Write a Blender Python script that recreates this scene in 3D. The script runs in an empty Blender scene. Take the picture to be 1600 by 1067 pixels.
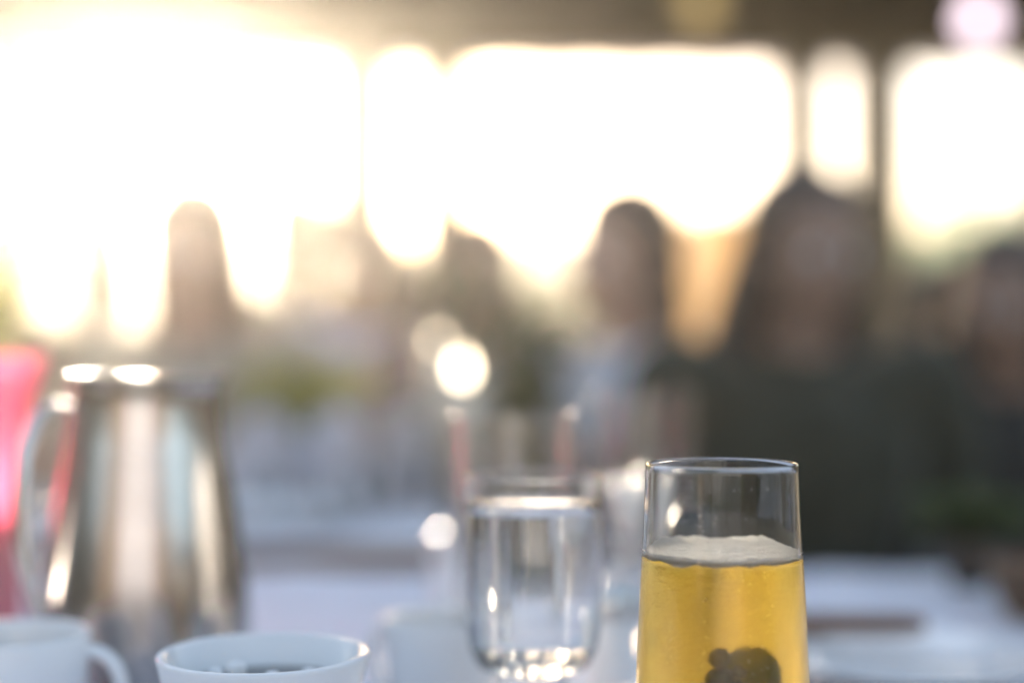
import bpy, bmesh, math, random
from mathutils import Vector, Matrix, Quaternion, noise

random.seed(7)
R = math.radians
scene = bpy.context.scene
col = scene.collection

# ------------------------------------------------------------------ camera
EYE = Vector((0.0, 0.0, 0.93))
cam_d = bpy.data.cameras.new('camera')
cam = bpy.data.objects.new('camera', cam_d)
col.objects.link(cam)
cam.location = EYE
cam.rotation_euler = (R(90 + 0.82), 0, 0)
cam_d.sensor_width = 36
cam_d.lens = 50
cam_d.clip_start = 0.02
cam_d.clip_end = 3000
cam_d.dof.use_dof = True
cam_d.dof.focus_distance = 0.548
cam_d.dof.aperture_fstop = 1.75
cam_d.dof.aperture_blades = 0
scene.camera = cam

# ------------------------------------------------------------------ light
SUN_EL, SUN_AZ = 9.1, -14.5
world = bpy.data.worlds.new('World')
scene.world = world
world.use_nodes = True
wn = world.node_tree
sky = wn.nodes.new('ShaderNodeTexSky')
sky.sky_type = 'NISHITA'
sky.sun_disc = False
sky.sun_elevation = R(SUN_EL)
sky.sun_rotation = R(SUN_AZ)
sky.air_density = 1.0
sky.dust_density = 1.0
sky.ozone_density = 2.0
# daylight white balance: the photograph is balanced warmer than the open sky
wb = wn.nodes.new('ShaderNodeMix'); wb.data_type = 'RGBA'; wb.blend_type = 'MULTIPLY'
wb.inputs[0].default_value = 1.0
wb.inputs[7].default_value = (1.30, 1.02, 0.85, 1)
wn.links.new(sky.outputs[0], wb.inputs[6])
wn.links.new(wb.outputs[2], wn.nodes['Background'].inputs[0])
wn.nodes['Background'].inputs[1].default_value = 0.15

sun_d = bpy.data.lights.new('sun', 'SUN')
sun_d.energy = 4.6
sun_d.angle = R(0.55)
sun_d.color = (1.0, 0.86, 0.68)
sun = bpy.data.objects.new('sun', sun_d)
col.objects.link(sun)
sdir = Vector((math.sin(R(SUN_AZ)) * math.cos(R(SUN_EL)), math.cos(R(SUN_AZ)) * math.cos(R(SUN_EL)), math.sin(R(SUN_EL))))
sun.rotation_euler = sdir.to_track_quat('Z', 'Y').to_euler()
sun.location = sdir * 30

vs = scene.view_settings
vs.view_transform = 'Standard'
vs.look = 'None'
vs.gamma = 1
vs.exposure = 2.15
scene.cycles.max_bounces = 14
scene.cycles.transmission_bounces = 12
scene.cycles.transparent_max_bounces = 16
scene.cycles.volume_bounces = 0
scene.cycles.sample_clamp_indirect = 12
scene.cycles.sample_clamp_direct = 60
scene.cycles.blur_glossy = 0.6
scene.cycles.caustics_reflective = True
scene.cycles.caustics_refractive = True
scene.cycles.use_adaptive_sampling = False
scene.cycles.use_denoising = True

TABLE = 0.74
PITCH = R(0.82)


def at(px, py, Y):
    """World point seen at photograph pixel (1600 wide) at distance Y."""
    u = (px - 800) / 2222.2
    v = -(py - 533.5) / 2222.2
    d = Vector((u, math.cos(PITCH) - v * math.sin(PITCH), math.sin(PITCH) + v * math.cos(PITCH)))
    return EYE + d * (Y / d.y)


# ------------------------------------------------------------------ materials
def mat(name):
    m = bpy.data.materials.new(name)
    m.use_nodes = True
    nt = m.node_tree
    return m, nt, nt.nodes['Principled BSDF'], nt.nodes['Material Output']


def tex(nt, scale=5.0, detail=4.0, rough=0.6, coord='Object', stretch=None):
    tc = nt.nodes.new('ShaderNodeTexCoord')
    n = nt.nodes.new('ShaderNodeTexNoise')
    n.inputs['Scale'].default_value = scale
    n.inputs['Detail'].default_value = detail
    n.inputs['Roughness'].default_value = rough
    if stretch:
        mp = nt.nodes.new('ShaderNodeMapping')
        mp.inputs['Scale'].default_value = stretch
        nt.links.new(tc.outputs[coord], mp.inputs[0])
        nt.links.new(mp.outputs[0], n.inputs['Vector'])
    else:
        nt.links.new(tc.outputs[coord], n.inputs['Vector'])
    return n


def ramp(nt, src, stops):
    r = nt.nodes.new('ShaderNodeValToRGB')
    while len(r.color_ramp.elements) < len(stops):
        r.color_ramp.elements.new(0.5)
    for e, (p, c) in zip(r.color_ramp.elements, stops):
        e.position = p
        e.color = (*c, 1) if len(c) == 3 else c
    nt.links.new(src, r.inputs[0])
    return r


def noisy(name, c0, c1, scale=6, rough=0.7, bump=0.15, stretch=None, sheen=0.0, metal=0.0, spec=0.5, dist=0.002):
    m, nt, p, out = mat(name)
    n = tex(nt, scale, 5, 0.6, 'Object', stretch)
    r = ramp(nt, n.outputs['Fac'], [(0.3, c0), (0.7, c1)])
    nt.links.new(r.outputs[0], p.inputs['Base Color'])
    p.inputs['Roughness'].default_value = rough
    p.inputs['Metallic'].default_value = metal
    p.inputs['Specular IOR Level'].default_value = spec
    if sheen:
        p.inputs['Sheen Weight'].default_value = sheen
    if bump:
        b = nt.nodes.new('ShaderNodeBump')
        b.inputs['Strength'].default_value = bump
        b.inputs['Distance'].default_value = dist
        nt.links.new(n.outputs['Fac'], b.inputs['Height'])
        nt.links.new(b.outputs[0], p.inputs['Normal'])
    return m


def cloth(name, c, translucent=0.0):
    c1 = tuple(min(1, x * 1.15) for x in c)
    c0 = tuple(x * 0.85 for x in c)
    m = noisy(name, c0, c1, 9, 0.85, 0.4, sheen=0.2, spec=0.2)
    if translucent:
        nt = m.node_tree
        p = nt.nodes['Principled BSDF']
        t = nt.nodes.new('ShaderNodeBsdfTranslucent')
        t.inputs['Color'].default_value = (*c1, 1)
        mx = nt.nodes.new('ShaderNodeMixShader')
        mx.inputs[0].default_value = translucent
        nt.links.new(p.outputs[0], mx.inputs[1])
        nt.links.new(t.outputs[0], mx.inputs[2])
        nt.links.new(mx.outputs[0], nt.nodes['Material Output'].inputs[0])
    return m


def leaf_mat(name, c0, c1, translucent=0.45):
    m, nt, p, out = mat(name)
    info = nt.nodes.new('ShaderNodeTexNoise')
    info.inputs['Scale'].default_value = 3.0
    tc = nt.nodes.new('ShaderNodeTexCoord')
    nt.links.new(tc.outputs['Object'], info.inputs['Vector'])
    r = ramp(nt, info.outputs['Fac'], [(0.3, c0), (0.7, c1)])
    nt.links.new(r.outputs[0], p.inputs['Base Color'])
    p.inputs['Roughness'].default_value = 0.5
    t = nt.nodes.new('ShaderNodeBsdfTranslucent')
    nt.links.new(r.outputs[0], t.inputs['Color'])
    mx = nt.nodes.new('ShaderNodeMixShader')
    mx.inputs[0].default_value = translucent
    nt.links.new(p.outputs[0], mx.inputs[1])
    nt.links.new(t.outputs[0], mx.inputs[2])
    nt.links.new(mx.outputs[0], out.inputs[0])
    return m


def glass_mat(name, tint=(1, 1, 1), rough=0.0, ior=1.5, film=None):
    """Drinking glass; film = (z_top, amount): a damp fogged film below z_top."""
    m, nt, p, out = mat(name)
    nt.nodes.remove(p)
    g = nt.nodes.new('ShaderNodeBsdfGlass')
    g.inputs['Color'].default_value = (*tint, 1)
    g.inputs['Roughness'].default_value = rough
    g.inputs['IOR'].default_value = ior
    n = tex(nt, 60, 3, 0.6)
    b = nt.nodes.new('ShaderNodeBump')
    b.inputs['Strength'].default_value = 0.05
    b.inputs['Distance'].default_value = 0.001
    nt.links.new(n.outputs['Fac'], b.inputs['Height'])
    nt.links.new(b.outputs[0], g.inputs['Normal'])
    last = g.outputs[0]
    if film:
        tc = nt.nodes.new('ShaderNodeTexCoord')
        sp = nt.nodes.new('ShaderNodeSeparateXYZ')
        nt.links.new(tc.outputs['Object'], sp.inputs[0])
        mr = nt.nodes.new('ShaderNodeMapRange')
        mr.inputs['From Min'].default_value = film[0]
        mr.inputs['From Max'].default_value = film[0] - 0.012
        nt.links.new(sp.outputs['Z'], mr.inputs['Value'])
        # fogged film: streaky, with clear runs
        n1 = tex(nt, 55, 6, 0.7, 'Object', (1, 1, 0.35))
        r1 = ramp(nt, n1.outputs['Fac'], [(0.36, (0.4,) * 3), (0.62, (1,) * 3)])
        mu = nt.nodes.new('ShaderNodeMath'); mu.operation = 'MULTIPLY'
        nt.links.new(mr.outputs[0], mu.inputs[0]); nt.links.new(r1.outputs[0], mu.inputs[1])
        # fine droplets
        n2 = nt.nodes.new('ShaderNodeTexVoronoi'); n2.inputs['Scale'].default_value = 900
        nt.links.new(tc.outputs['Object'], n2.inputs['Vector'])
        b2 = nt.nodes.new('ShaderNodeBump'); b2.inputs['Distance'].default_value = 0.0006
        nt.links.new(n2.outputs['Distance'], b2.inputs['Height'])
        mu2 = nt.nodes.new('ShaderNodeMath'); mu2.operation = 'MULTIPLY'; mu2.inputs[1].default_value = 0.18
        nt.links.new(mu.outputs[0], mu2.inputs[0]); nt.links.new(mu2.outputs[0], b2.inputs['Strength'])
        nt.links.new(b.outputs[0], b2.inputs['Normal'])
        nt.links.new(b2.outputs[0], g.inputs['Normal'])
        mr2 = nt.nodes.new('ShaderNodeMath'); mr2.operation = 'MULTIPLY'; mr2.inputs[1].default_value = 0.10
        nt.links.new(mu.outputs[0], mr2.inputs[0]); nt.links.new(mr2.outputs[0], g.inputs['Roughness'])
        t = nt.nodes.new('ShaderNodeBsdfTranslucent')  # translucence stands in for sunlight refracted through the beer
        t.inputs['Color'].default_value = (0.95, 0.95, 0.92, 1)
        mx = nt.nodes.new('ShaderNodeMixShader')
        mu3 = nt.nodes.new('ShaderNodeMath'); mu3.operation = 'MULTIPLY'; mu3.inputs[1].default_value = film[1]
        nt.links.new(mu.outputs[0], mu3.inputs[0]); nt.links.new(mu3.outputs[0], mx.inputs[0])
        nt.links.new(g.outputs[0], mx.inputs[1]); nt.links.new(t.outputs[0], mx.inputs[2])
        last = mx.outputs[0]
    nt.links.new(last, out.inputs[0])
    return m


def emit_mat(name, c, strength):
    m, nt, p, out = mat(name)
    nt.nodes.remove(p)
    e = nt.nodes.new('ShaderNodeEmission')
    n = tex(nt, 40, 2)
    r = ramp(nt, n.outputs['Fac'], [(0.2, tuple(x * 0.85 for x in c)), (0.8, c)])
    nt.links.new(r.outputs[0], e.inputs['Color'])
    e.inputs['Strength'].default_value = strength
    nt.links.new(e.outputs[0], out.inputs[0])
    return m


M = {}
M['white_cloth'] = noisy('white_linen', (0.60, 0.60, 0.66), (0.72, 0.72, 0.78), 14, 0.85, 0.35, sheen=0.1, spec=0.2)
M['white_china'] = noisy('white_china', (0.74, 0.75, 0.76), (0.80, 0.81, 0.82), 8, 0.15, 0.02)
M['steel'] = noisy('polished_steel', (0.42, 0.41, 0.41), (0.52, 0.51, 0.51), 4, 0.19, 0.03, (1, 1, 6), metal=1.0)
M['satin_steel'] = noisy('satin_steel', (0.55, 0.54, 0.52), (0.7, 0.69, 0.67), 20, 0.28, 0.05, metal=1.0)
M['dark_wood'] = noisy('dark_wood', (0.20, 0.115, 0.055), (0.28, 0.17, 0.085), 5, 0.6, 0.3, (1, 1, 8))
M['roof_wood'] = noisy('roof_wood', (0.04, 0.03, 0.018), (0.075, 0.055, 0.03), 4, 0.8, 0.3, (8, 1, 1))
M['chair_wood'] = noisy('chair_wood', (0.08, 0.05, 0.03), (0.14, 0.09, 0.05), 5, 0.55, 0.25, (1, 1, 6))
M['handle_wood'] = noisy('handle_wood', (0.10, 0.04, 0.015), (0.18, 0.08, 0.03), 40, 0.45, 0.2, (6, 1, 1))
M['house_wood'] = noisy('house_board', (0.08, 0.06, 0.045), (0.13, 0.10, 0.075), 4, 0.8, 0.3, (8, 1, 1))
M['reflector_curtain'] = cloth('pale_reflector', (0.36, 0.37, 0.42))  # reflector on the added house front, for the pot's bright band
M['patio'] = noisy('patio_stone', (0.16, 0.13, 0.10), (0.24, 0.20, 0.15), 3, 0.85, 0.4, dist=0.01)
M['grass_ground'] = noisy('lawn', (0.04, 0.07, 0.02), (0.09, 0.13, 0.04), 0.4, 0.9, 0.5, dist=0.05)
M['hill'] = noisy('hill_scrub', (0.05, 0.08, 0.04), (0.10, 0.14, 0.08), 0.05, 0.95, 0.4, dist=0.5)
M['bark'] = noisy('bark', (0.05, 0.035, 0.025), (0.10, 0.08, 0.06), 12, 0.9, 0.7, (1, 1, 0.2), dist=0.02)
M['leaf_tree'] = leaf_mat('tree_leaf', (0.035, 0.13, 0.06), (0.07, 0.22, 0.11), 0.55)
M['leaf_yellow'] = leaf_mat('yellow_green_leaf', (0.30, 0.30, 0.04), (0.5, 0.45, 0.08), 0.5)
M['leaf_herb'] = leaf_mat('herb_leaf', (0.035, 0.075, 0.03), (0.09, 0.13, 0.025), 0.5)
M['leaf_olive'] = leaf_mat('olive_leaf', (0.05, 0.075, 0.03), (0.10, 0.12, 0.03), 0.5)
M['terracotta'] = noisy('terracotta', (0.22, 0.09, 0.05), (0.32, 0.14, 0.08), 9, 0.85, 0.3)
M['glass'] = glass_mat('clear_glass', rough=0.02)
M['glass_near'] = glass_mat('clear_glass_damp', rough=0.0, film=(0.113, 0.135))
m, nt, p, out = mat('clear_rim_glass'); nt.nodes.remove(p)
g = nt.nodes.new('ShaderNodeBsdfGlass'); g.inputs['Roughness'].default_value = 0.0; g.inputs['IOR'].default_value = 1.5
nn = tex(nt, 30, 2); rr = ramp(nt, nn.outputs['Fac'], [(0.3, (0.97, 0.98, 0.98)), (0.7, (1, 1, 1))])
nt.links.new(rr.outputs[0], g.inputs['Color']); nt.links.new(g.outputs[0], out.inputs[0])
M['glass_rim'] = m
m, nt, p, out = mat('thin_glass'); nt.nodes.remove(p)
tr = nt.nodes.new('ShaderNodeBsdfTransparent'); gl = nt.nodes.new('ShaderNodeBsdfGlossy'); gl.inputs['Roughness'].default_value = 0.22
lw = nt.nodes.new('ShaderNodeLayerWeight'); lw.inputs['Blend'].default_value = 0.5
pw = nt.nodes.new('ShaderNodeMath'); pw.operation = 'POWER'; pw.inputs[1].default_value = 3.0; nt.links.new(lw.outputs['Facing'], pw.inputs[0])
fr = nt.nodes.new('ShaderNodeMath'); fr.operation = 'MULTIPLY_ADD'; fr.inputs[1].default_value = 0.8; fr.inputs[2].default_value = 0.07; nt.links.new(pw.outputs[0], fr.inputs[0])
nn = tex(nt, 10, 2); bb = nt.nodes.new('ShaderNodeBump'); bb.inputs['Strength'].default_value = 0.05
nt.links.new(nn.outputs['Fac'], bb.inputs['Height']); nt.links.new(bb.outputs[0], gl.inputs['Normal'])
mx = nt.nodes.new('ShaderNodeMixShader'); nt.links.new(fr.outputs[0], mx.inputs[0]); nt.links.new(tr.outputs[0], mx.inputs[1]); nt.links.new(gl.outputs[0], mx.inputs[2]); nt.links.new(mx.outputs[0], out.inputs[0])
M['glass_thin'] = m
M['coffee'] = noisy('coffee', (0.012, 0.006, 0.003), (0.02, 0.01, 0.005), 9, 0.08, 0.02)
M['milk_foam'] = noisy('milk_foam', (0.6, 0.55, 0.48), (0.75, 0.7, 0.62), 40, 0.7, 0.3)
M['wax_red'] = noisy('red_wax', (0.12, 0.01, 0.015), (0.2, 0.02, 0.025), 14, 0.4, 0.1)
M['wax'] = noisy('cream_wax', (0.6, 0.52, 0.4), (0.7, 0.62, 0.5), 14, 0.4, 0.1)
M['flame'] = emit_mat('glint_flame', (1.0, 0.80, 0.55), 6)  # emission standing in for sun glints on the second table
M['flame_big'] = emit_mat('large_candle_flame', (1.0, 0.82, 0.62), 32)
M['bulb_pink'] = emit_mat('pink_white_bulb', (1.0, 0.80, 0.90), 1.0)
M['bulb_amber'] = emit_mat('dim_amber_bulb', (0.6, 0.42, 0.16), 0.36)
M['black_plastic'] = noisy('black_plastic', (0.015,) * 3, (0.03,) * 3, 20, 0.4, 0.05)
M['black_gloss'] = noisy('black_gloss', (0.02,) * 3, (0.035,) * 3, 20, 0.2, 0.02)
M['bread'] = noisy('bread_crust', (0.12, 0.055, 0.02), (0.22, 0.11, 0.04), 30, 0.7, 0.4)
M['salt'] = noisy('salt', (0.7,) * 3, (0.85,) * 3, 300, 0.8, 0.4)

# foam of the beer: bright, slightly translucent bubbles
m, nt, p, out = mat('beer_foam')
v = nt.nodes.new('ShaderNodeTexVoronoi'); v.inputs['Scale'].default_value = 1100
tcn = nt.nodes.new('ShaderNodeTexCoord'); nt.links.new(tcn.outputs['Object'], v.inputs['Vector'])
b = nt.nodes.new('ShaderNodeBump'); b.inputs['Strength'].default_value = 0.7; b.inputs['Distance'].default_value = 0.0006
nt.links.new(v.outputs['Distance'], b.inputs['Height'])
rr = ramp(nt, v.outputs['Distance'], [(0.0, (0.74, 0.70, 0.64)), (0.6, (0.92, 0.90, 0.86))])
nt.links.new(rr.outputs[0], p.inputs['Base Color'])
nt.links.new(b.outputs[0], p.inputs['Normal'])
p.inputs['Roughness'].default_value = 0.45
t = nt.nodes.new('ShaderNodeBsdfTranslucent'); t.inputs['Color'].default_value = (0.95, 0.93, 0.88, 1)
mx = nt.nodes.new('ShaderNodeMixShader'); mx.inputs[0].default_value = 0.6
nt.links.new(p.outputs[0], mx.inputs[1]); nt.links.new(t.outputs[0], mx.inputs[2]); nt.links.new(mx.outputs[0], out.inputs[0])
M['foam'] = m

# beer: tinted clear liquid
m, nt, p, out = mat('golden_beer')
nt.nodes.remove(p)
g = nt.nodes.new('ShaderNodeBsdfGlass'); g.inputs['IOR'].default_value = 1.33; g.inputs['Roughness'].default_value = 0.0
g.inputs['Color'].default_value = (1, 1, 1, 1)
va = nt.nodes.new('ShaderNodeVolumeAbsorption')
va.inputs['Color'].default_value = (0.945, 0.787, 0.04, 1)
va.inputs['Density'].default_value = 52
nt.links.new(g.outputs[0], out.inputs['Surface']); nt.links.new(va.outputs[0], out.inputs['Volume'])
M['beer'] = m

# pink glass: thin coloured wall
m, nt, p, out = mat('pink_glass')
nt.nodes.remove(p)
tr = nt.nodes.new('ShaderNodeBsdfTransparent'); tr.inputs['Color'].default_value = (0.97, 0.50, 0.62, 1)
tl = nt.nodes.new('ShaderNodeBsdfTranslucent'); tl.inputs['Color'].default_value = (0.96, 0.30, 0.47, 1)
gl = nt.nodes.new('ShaderNodeBsdfGlossy'); gl.inputs['Roughness'].default_value = 0.12; gl.inputs['Color'].default_value = (1, 0.9, 0.9, 1)
nn = tex(nt, 8, 3); rr = ramp(nt, nn.outputs['Fac'], [(0.3, (0.55,) * 3), (0.7, (0.7,) * 3)])
m1 = nt.nodes.new('ShaderNodeMixShader'); nt.links.new(rr.outputs[0], m1.inputs[0])
nt.links.new(tr.outputs[0], m1.inputs[1]); nt.links.new(tl.outputs[0], m1.inputs[2])
m2 = nt.nodes.new('ShaderNodeMixShader'); m2.inputs[0].default_value = 0.2
nt.links.new(m1.outputs[0], m2.inputs[1]); nt.links.new(gl.outputs[0], m2.inputs[2]); nt.links.new(m2.outputs[0], out.inputs[0])
M['pink_glass'] = m


# ------------------------------------------------------------------ object helpers
def mesh_obj(name, bm, m, parent=None, smooth=True):
    me = bpy.data.meshes.new(name)
    bm.normal_update()
    bm.to_mesh(me)
    bm.free()
    if smooth:
        for f in me.polygons:
            f.use_smooth = True
    o = bpy.data.objects.new(name, me)
    if m:
        me.materials.append(m)
    col.objects.link(o)
    o.parent = parent
    return o


def tag(o, label=None, cat=None, group=None, kind=None):
    if label: o['label'] = label
    if cat: o['category'] = cat
    if group: o['group'] = group
    if kind: o['kind'] = kind
    return o


def thing(name, label, cat, loc=(0, 0, 0), rz=0.0, group=None):
    o = bpy.data.objects.new(name, None)
    o.empty_display_size = 0.05
    col.objects.link(o)
    o.location = loc
    o.rotation_euler = (0, 0, rz)
    return tag(o, label, cat, group)


def dup(root, loc=None, rz=None, label=None, group=None, scale=None):
    r = root.copy()
    col.objects.link(r)
    if loc is not None: r.location = loc
    if rz is not None: r.rotation_euler = (0, 0, rz)
    if scale is not None: r.scale = scale
    if label: r['label'] = label
    if group: r['group'] = group
    for ch in list(root.children):
        c = ch.copy(); col.objects.link(c); c.parent = r
        for g in list(ch.children):
            d = g.copy(); col.objects.link(d); d.parent = c
    return r


def box(bm, lo, hi, bev=0.0, rot=None):
    lo, hi = Vector(lo), Vector(hi)
    c = (lo + hi) / 2
    s = hi - lo
    mx = Matrix.Translation(c) @ (rot.to_4x4() if rot else Matrix.Identity(4)) @ Matrix.Diagonal((*s, 1))
    r = bmesh.ops.create_cube(bm, size=1, matrix=mx)
    if bev:
        es = list({e for v in r['verts'] for e in v.link_edges})
        bmesh.ops.bevel(bm, geom=es, offset=bev, segments=2, affect='EDGES', profile=0.5)


def lathe(bm, prof, seg=96, center=(0, 0)):
    """prof: list of (r, z). r==0 makes a pole."""
    rings = []
    for r, z in prof:
        if r < 1e-6:
            rings.append([bm.verts.new((center[0], center[1], z))])
        else:
            rings.append([bm.verts.new((center[0] + r * math.cos(2 * math.pi * i / seg), center[1] + r * math.sin(2 * math.pi * i / seg), z)) for i in range(seg)])
    for a, b in zip(rings, rings[1:]):
        for i in range(seg):
            j = (i + 1) % seg
            if len(a) == 1 and len(b) == 1: continue
            if len(a) == 1: bm.faces.new((a[0], b[j], b[i]))
            elif len(b) == 1: bm.faces.new((a[i], a[j], b[0]))
            else: bm.faces.new((a[i], a[j], b[j], b[i]))
    bmesh.ops.recalc_face_normals(bm, faces=bm.faces[:])


def tube(bm, pts, rad, seg=10, flat=1.0, caps=True):
    """Tube along points; rad a number or list; flat squashes one axis."""
    pts = [Vector(p) for p in pts]
    n = len(pts)
    rad = rad if isinstance(rad, (list, tuple)) else [rad] * n
    prev = None
    rings = []
    for i, p in enumerate(pts):
        t = (pts[min(i + 1, n - 1)] - pts[max(i - 1, 0)]).normalized()
        if prev is None:
            a = Vector((0, 0, 1)) if abs(t.z) < 0.9 else Vector((1, 0, 0))
            u = t.cross(a).normalized()
        else:
            u = (prev - t * prev.dot(t)).normalized()
        prev = u
        w = t.cross(u)
        rings.append([bm.verts.new(p + (u * math.cos(2 * math.pi * k / seg) + w * math.sin(2 * math.pi * k / seg) * flat) * rad[i]) for k in range(seg)])
    for a, b in zip(rings, rings[1:]):
        for i in range(seg):
            j = (i + 1) % seg
            bm.faces.new((a[i], a[j], b[j], b[i]))
    if caps:
        bm.faces.new(rings[0][::-1])
        bm.faces.new(rings[-1])
    bmesh.ops.recalc_face_normals(bm, faces=bm.faces[:])


def ball(bm, c, r, rot=None, seg=16):
    r = (r, r, r) if isinstance(r, (int, float)) else r
    mx = Matrix.Translation(Vector(c)) @ (rot.to_4x4() if rot else Matrix.Identity(4)) @ Matrix.Diagonal((*r, 1))
    bmesh.ops.create_uvsphere(bm, u_segments=seg, v_segments=seg // 2 + 2, radius=1, matrix=mx)


def capsule(bm, p0, p1, r0, r1, seg=14):
    p0, p1 = Vector(p0), Vector(p1)
    L = (p1 - p0).length
    q = (p1 - p0).to_track_quat('Z', 'Y')
    prof = []
    for k in range(5):
        a = -math.pi / 2 + (math.pi / 2) * k / 4
        prof.append((r0 * math.cos(a) if k else 0, r0 * math.sin(a)))
    for k in range(1, 6):
        a = (math.pi / 2) * (k - 1) / 4
        prof.append((r1 * math.cos(a) if k < 5 else 0, L + r1 * math.sin(a)))
    b2 = bmesh.new()
    lathe(b2, prof, seg)
    b2.transform(Matrix.Translation(p0) @ q.to_matrix().to_4x4())
    me = bpy.data.meshes.new('tmp')
    b2.to_mesh(me); b2.free()
    bm.from_mesh(me)
    bpy.data.meshes.remove(me)


def remeshed(name, bm, m, parent, voxel=0.01, smooth_it=4):
    """One continuous skin around overlapping shapes."""
    o = mesh_obj(name, bm, m, None)
    md = o.modifiers.new('skin', 'REMESH'); md.mode = 'VOXEL'; md.voxel_size = voxel; md.use_smooth_shade = True
    sm = o.modifiers.new('relax', 'SMOOTH'); sm.factor = 0.5; sm.iterations = smooth_it
    dg = bpy.context.evaluated_depsgraph_get()
    dg.update()
    me = bpy.data.meshes.new_from_object(o.evaluated_get(dg))
    o.modifiers.clear()
    old = o.data
    o.data = me
    bpy.data.meshes.remove(old)
    me.name = name
    for f in me.polygons: f.use_smooth = True
    if not me.materials: me.materials.append(m)
    o.parent = parent
    return o


# ------------------------------------------------------------------ ground and far land
bm = bmesh.new()
n = 60
grid = {}
for i in range(n + 1):
    for j in range(n + 1):
        x = (i / n * 2 - 1); y = (j / n * 2 - 1)
        X = math.copysign(abs(x) ** 2.5, x) * 1500; Y = math.copysign(abs(y) ** 2.5, y) * 1500
        dist = max(0, math.hypot(X, Y) - 12)
        grid[i, j] = bm.verts.new((X, Y, -0.05 + 0.15 * noise.noise(Vector((X * 0.05, Y * 0.05, 0))) * min(1, dist / 20)))
for i in range(n):
    for j in range(n):
        bm.faces.new((grid[i, j], grid[i + 1, j], grid[i + 1, j + 1], grid[i, j + 1]))
tag(mesh_obj('ground', bm, M['grass_ground']), kind='structure')

bm = bmesh.new()
box(bm, (-6.5, -3, -0.18), (6.5, 7.6, 0.0), 0.01)
tag(mesh_obj('patio', bm, M['patio'], smooth=False), kind='structure')

# low hills beyond the lawn
bm = bmesh.new()
hw = 90
rows = []
for j in range(9):
    t = j / 8
    row = []
    for i in range(hw + 1):
        a = R(-50 + 100 * i / hw)
        dd = 37 + 16 * t
        base = 5.4 + 1.3 * noise.noise(Vector((i * 0.09, 3.1, 0))) - max(0, (40 - i) / 40) * 1.2
        h = base * math.sin(math.pi * min(1, t * 1.15) ** 0.8 / 1.6) * (1 + 0.25 * noise.noise(Vector((i * 0.35, j * 0.6, 5))))
        row.append(bm.verts.new((math.sin(a) * dd, math.cos(a) * dd, h - 0.35 if j else -0.6)))
    rows.append(row)
for a, b in zip(rows, rows[1:]):
    for i in range(hw):
        bm.faces.new((a[i], a[i + 1], b[i + 1], b[i]))
tag(mesh_obj('hills', bm, M['hill']), kind='structure')


# ------------------------------------------------------------------ trees
def leaf_faces(bm, c, size, nrm):
    u = nrm.orthogonal().normalized()
    u = Quaternion(nrm, random.uniform(0, 6.28)) @ u
    w = nrm.cross(u)
    a = bm.verts.new(c - u * size)
    b1 = bm.verts.new(c + w * size * 0.45 + nrm * size * 0.12)
    c1 = bm.verts.new(c + u * size)
    d = bm.verts.new(c - w * size * 0.45 + nrm * size * 0.12)
    bm.faces.new((a, b1, c1)); bm.faces.new((a, c1, d))


def tree(x, y, h, w, label, m, seed):
    rnd = random.Random(seed)
    root = thing('leafy_tree', label, 'tree', (x, y, -0.1), rnd.uniform(0, 6), 'trees beyond the patio')
    bm = bmesh.new()
    tips = []
    top = h * 0.62
    pts = [Vector((0.1 * w * noise.noise(Vector((k * 0.7, seed, 0))), 0.1 * w * noise.noise(Vector((k * 0.7, seed, 9))), top * k / 5)) for k in range(6)]
    tube(bm, pts, [h * 0.035 * (1 - 0.13 * k) for k in range(6)], 8)
    for k in range(9):
        p0 = pts[2 + k % 4]
        a = k * 2.4 + rnd.random()
        L = w * rnd.uniform(0.3, 0.5)
        p2 = p0 + Vector((math.cos(a) * L, math.sin(a) * L, h * rnd.uniform(0.1, 0.3)))
        p1 = (p0 + p2) / 2 + Vector((0, 0, h * 0.03))
        tube(bm, [p0, p1, p2], [h * 0.016, h * 0.010, h * 0.005], 6)
        tips += [p1, p2]
    tips.append(pts[-1] + Vector((0, 0, h * 0.15)))
    mesh_obj('trunk', bm, M['bark'], root)
    bm = bmesh.new()
    clumps = []
    for tpt in tips:
        for _ in range(3):
            clumps.append((tpt + Vector((rnd.gauss(0, 1), rnd.gauss(0, 1), rnd.gauss(0, 0.7))) * w * 0.12, w * rnd.uniform(0.09, 0.17)))
    random.seed(seed)
    for c, r in clumps:
        for _ in range(75):
            d = Vector((rnd.gauss(0, 1), rnd.gauss(0, 1), rnd.gauss(0, 1)))
            d.normalize()
            q = c + d * r * rnd.random() ** 0.4
            if q.z > h: q.z = h - rnd.random() * 0.2
            leaf_faces(bm, q, w * rnd.uniform(0.018, 0.034), (d + Vector((rnd.gauss(0, 0.5), rnd.gauss(0, 0.5), 0.4))).normalized())
    mesh_obj('crown', bm, m, root, smooth=False)
    return root


tree_spots = [
    (1330, 26, 3.7, 3.6, 'hazy green tree just right of the thin tall post'),
    (1450, 31, 4.3, 4.4, 'round hazy tree above the hunched dark-haired person'),
    (1560, 27, 4.1, 4.6, 'broad green tree above the dark person at the right edge'),
    (1660, 30, 5.2, 5.0, 'tall green tree at the right edge of the view'),
    (1220, 30, 3.4, 4.0, 'small pale tree behind the head of the large dark figure'),
    (930, 31, 3.4, 4.4, 'low hazy tree behind the person in the pale blue shirt'),
    (640, 31, 3.5, 4.6, 'low sun-hazed tree between the two left posts'),
    (120, 31, 2.9, 5.0, 'tree lost in the sun glare at far left'),
    (-60, 28, 4.0, 5.2, 'tall tree at the left edge in the sun glare'),
]
for k, (px, Y, h, w, lab) in enumerate(tree_spots):
    tree((px - 800) / 2222 * Y, Y, h, w, lab, M['leaf_tree'], 11 + k)


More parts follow.
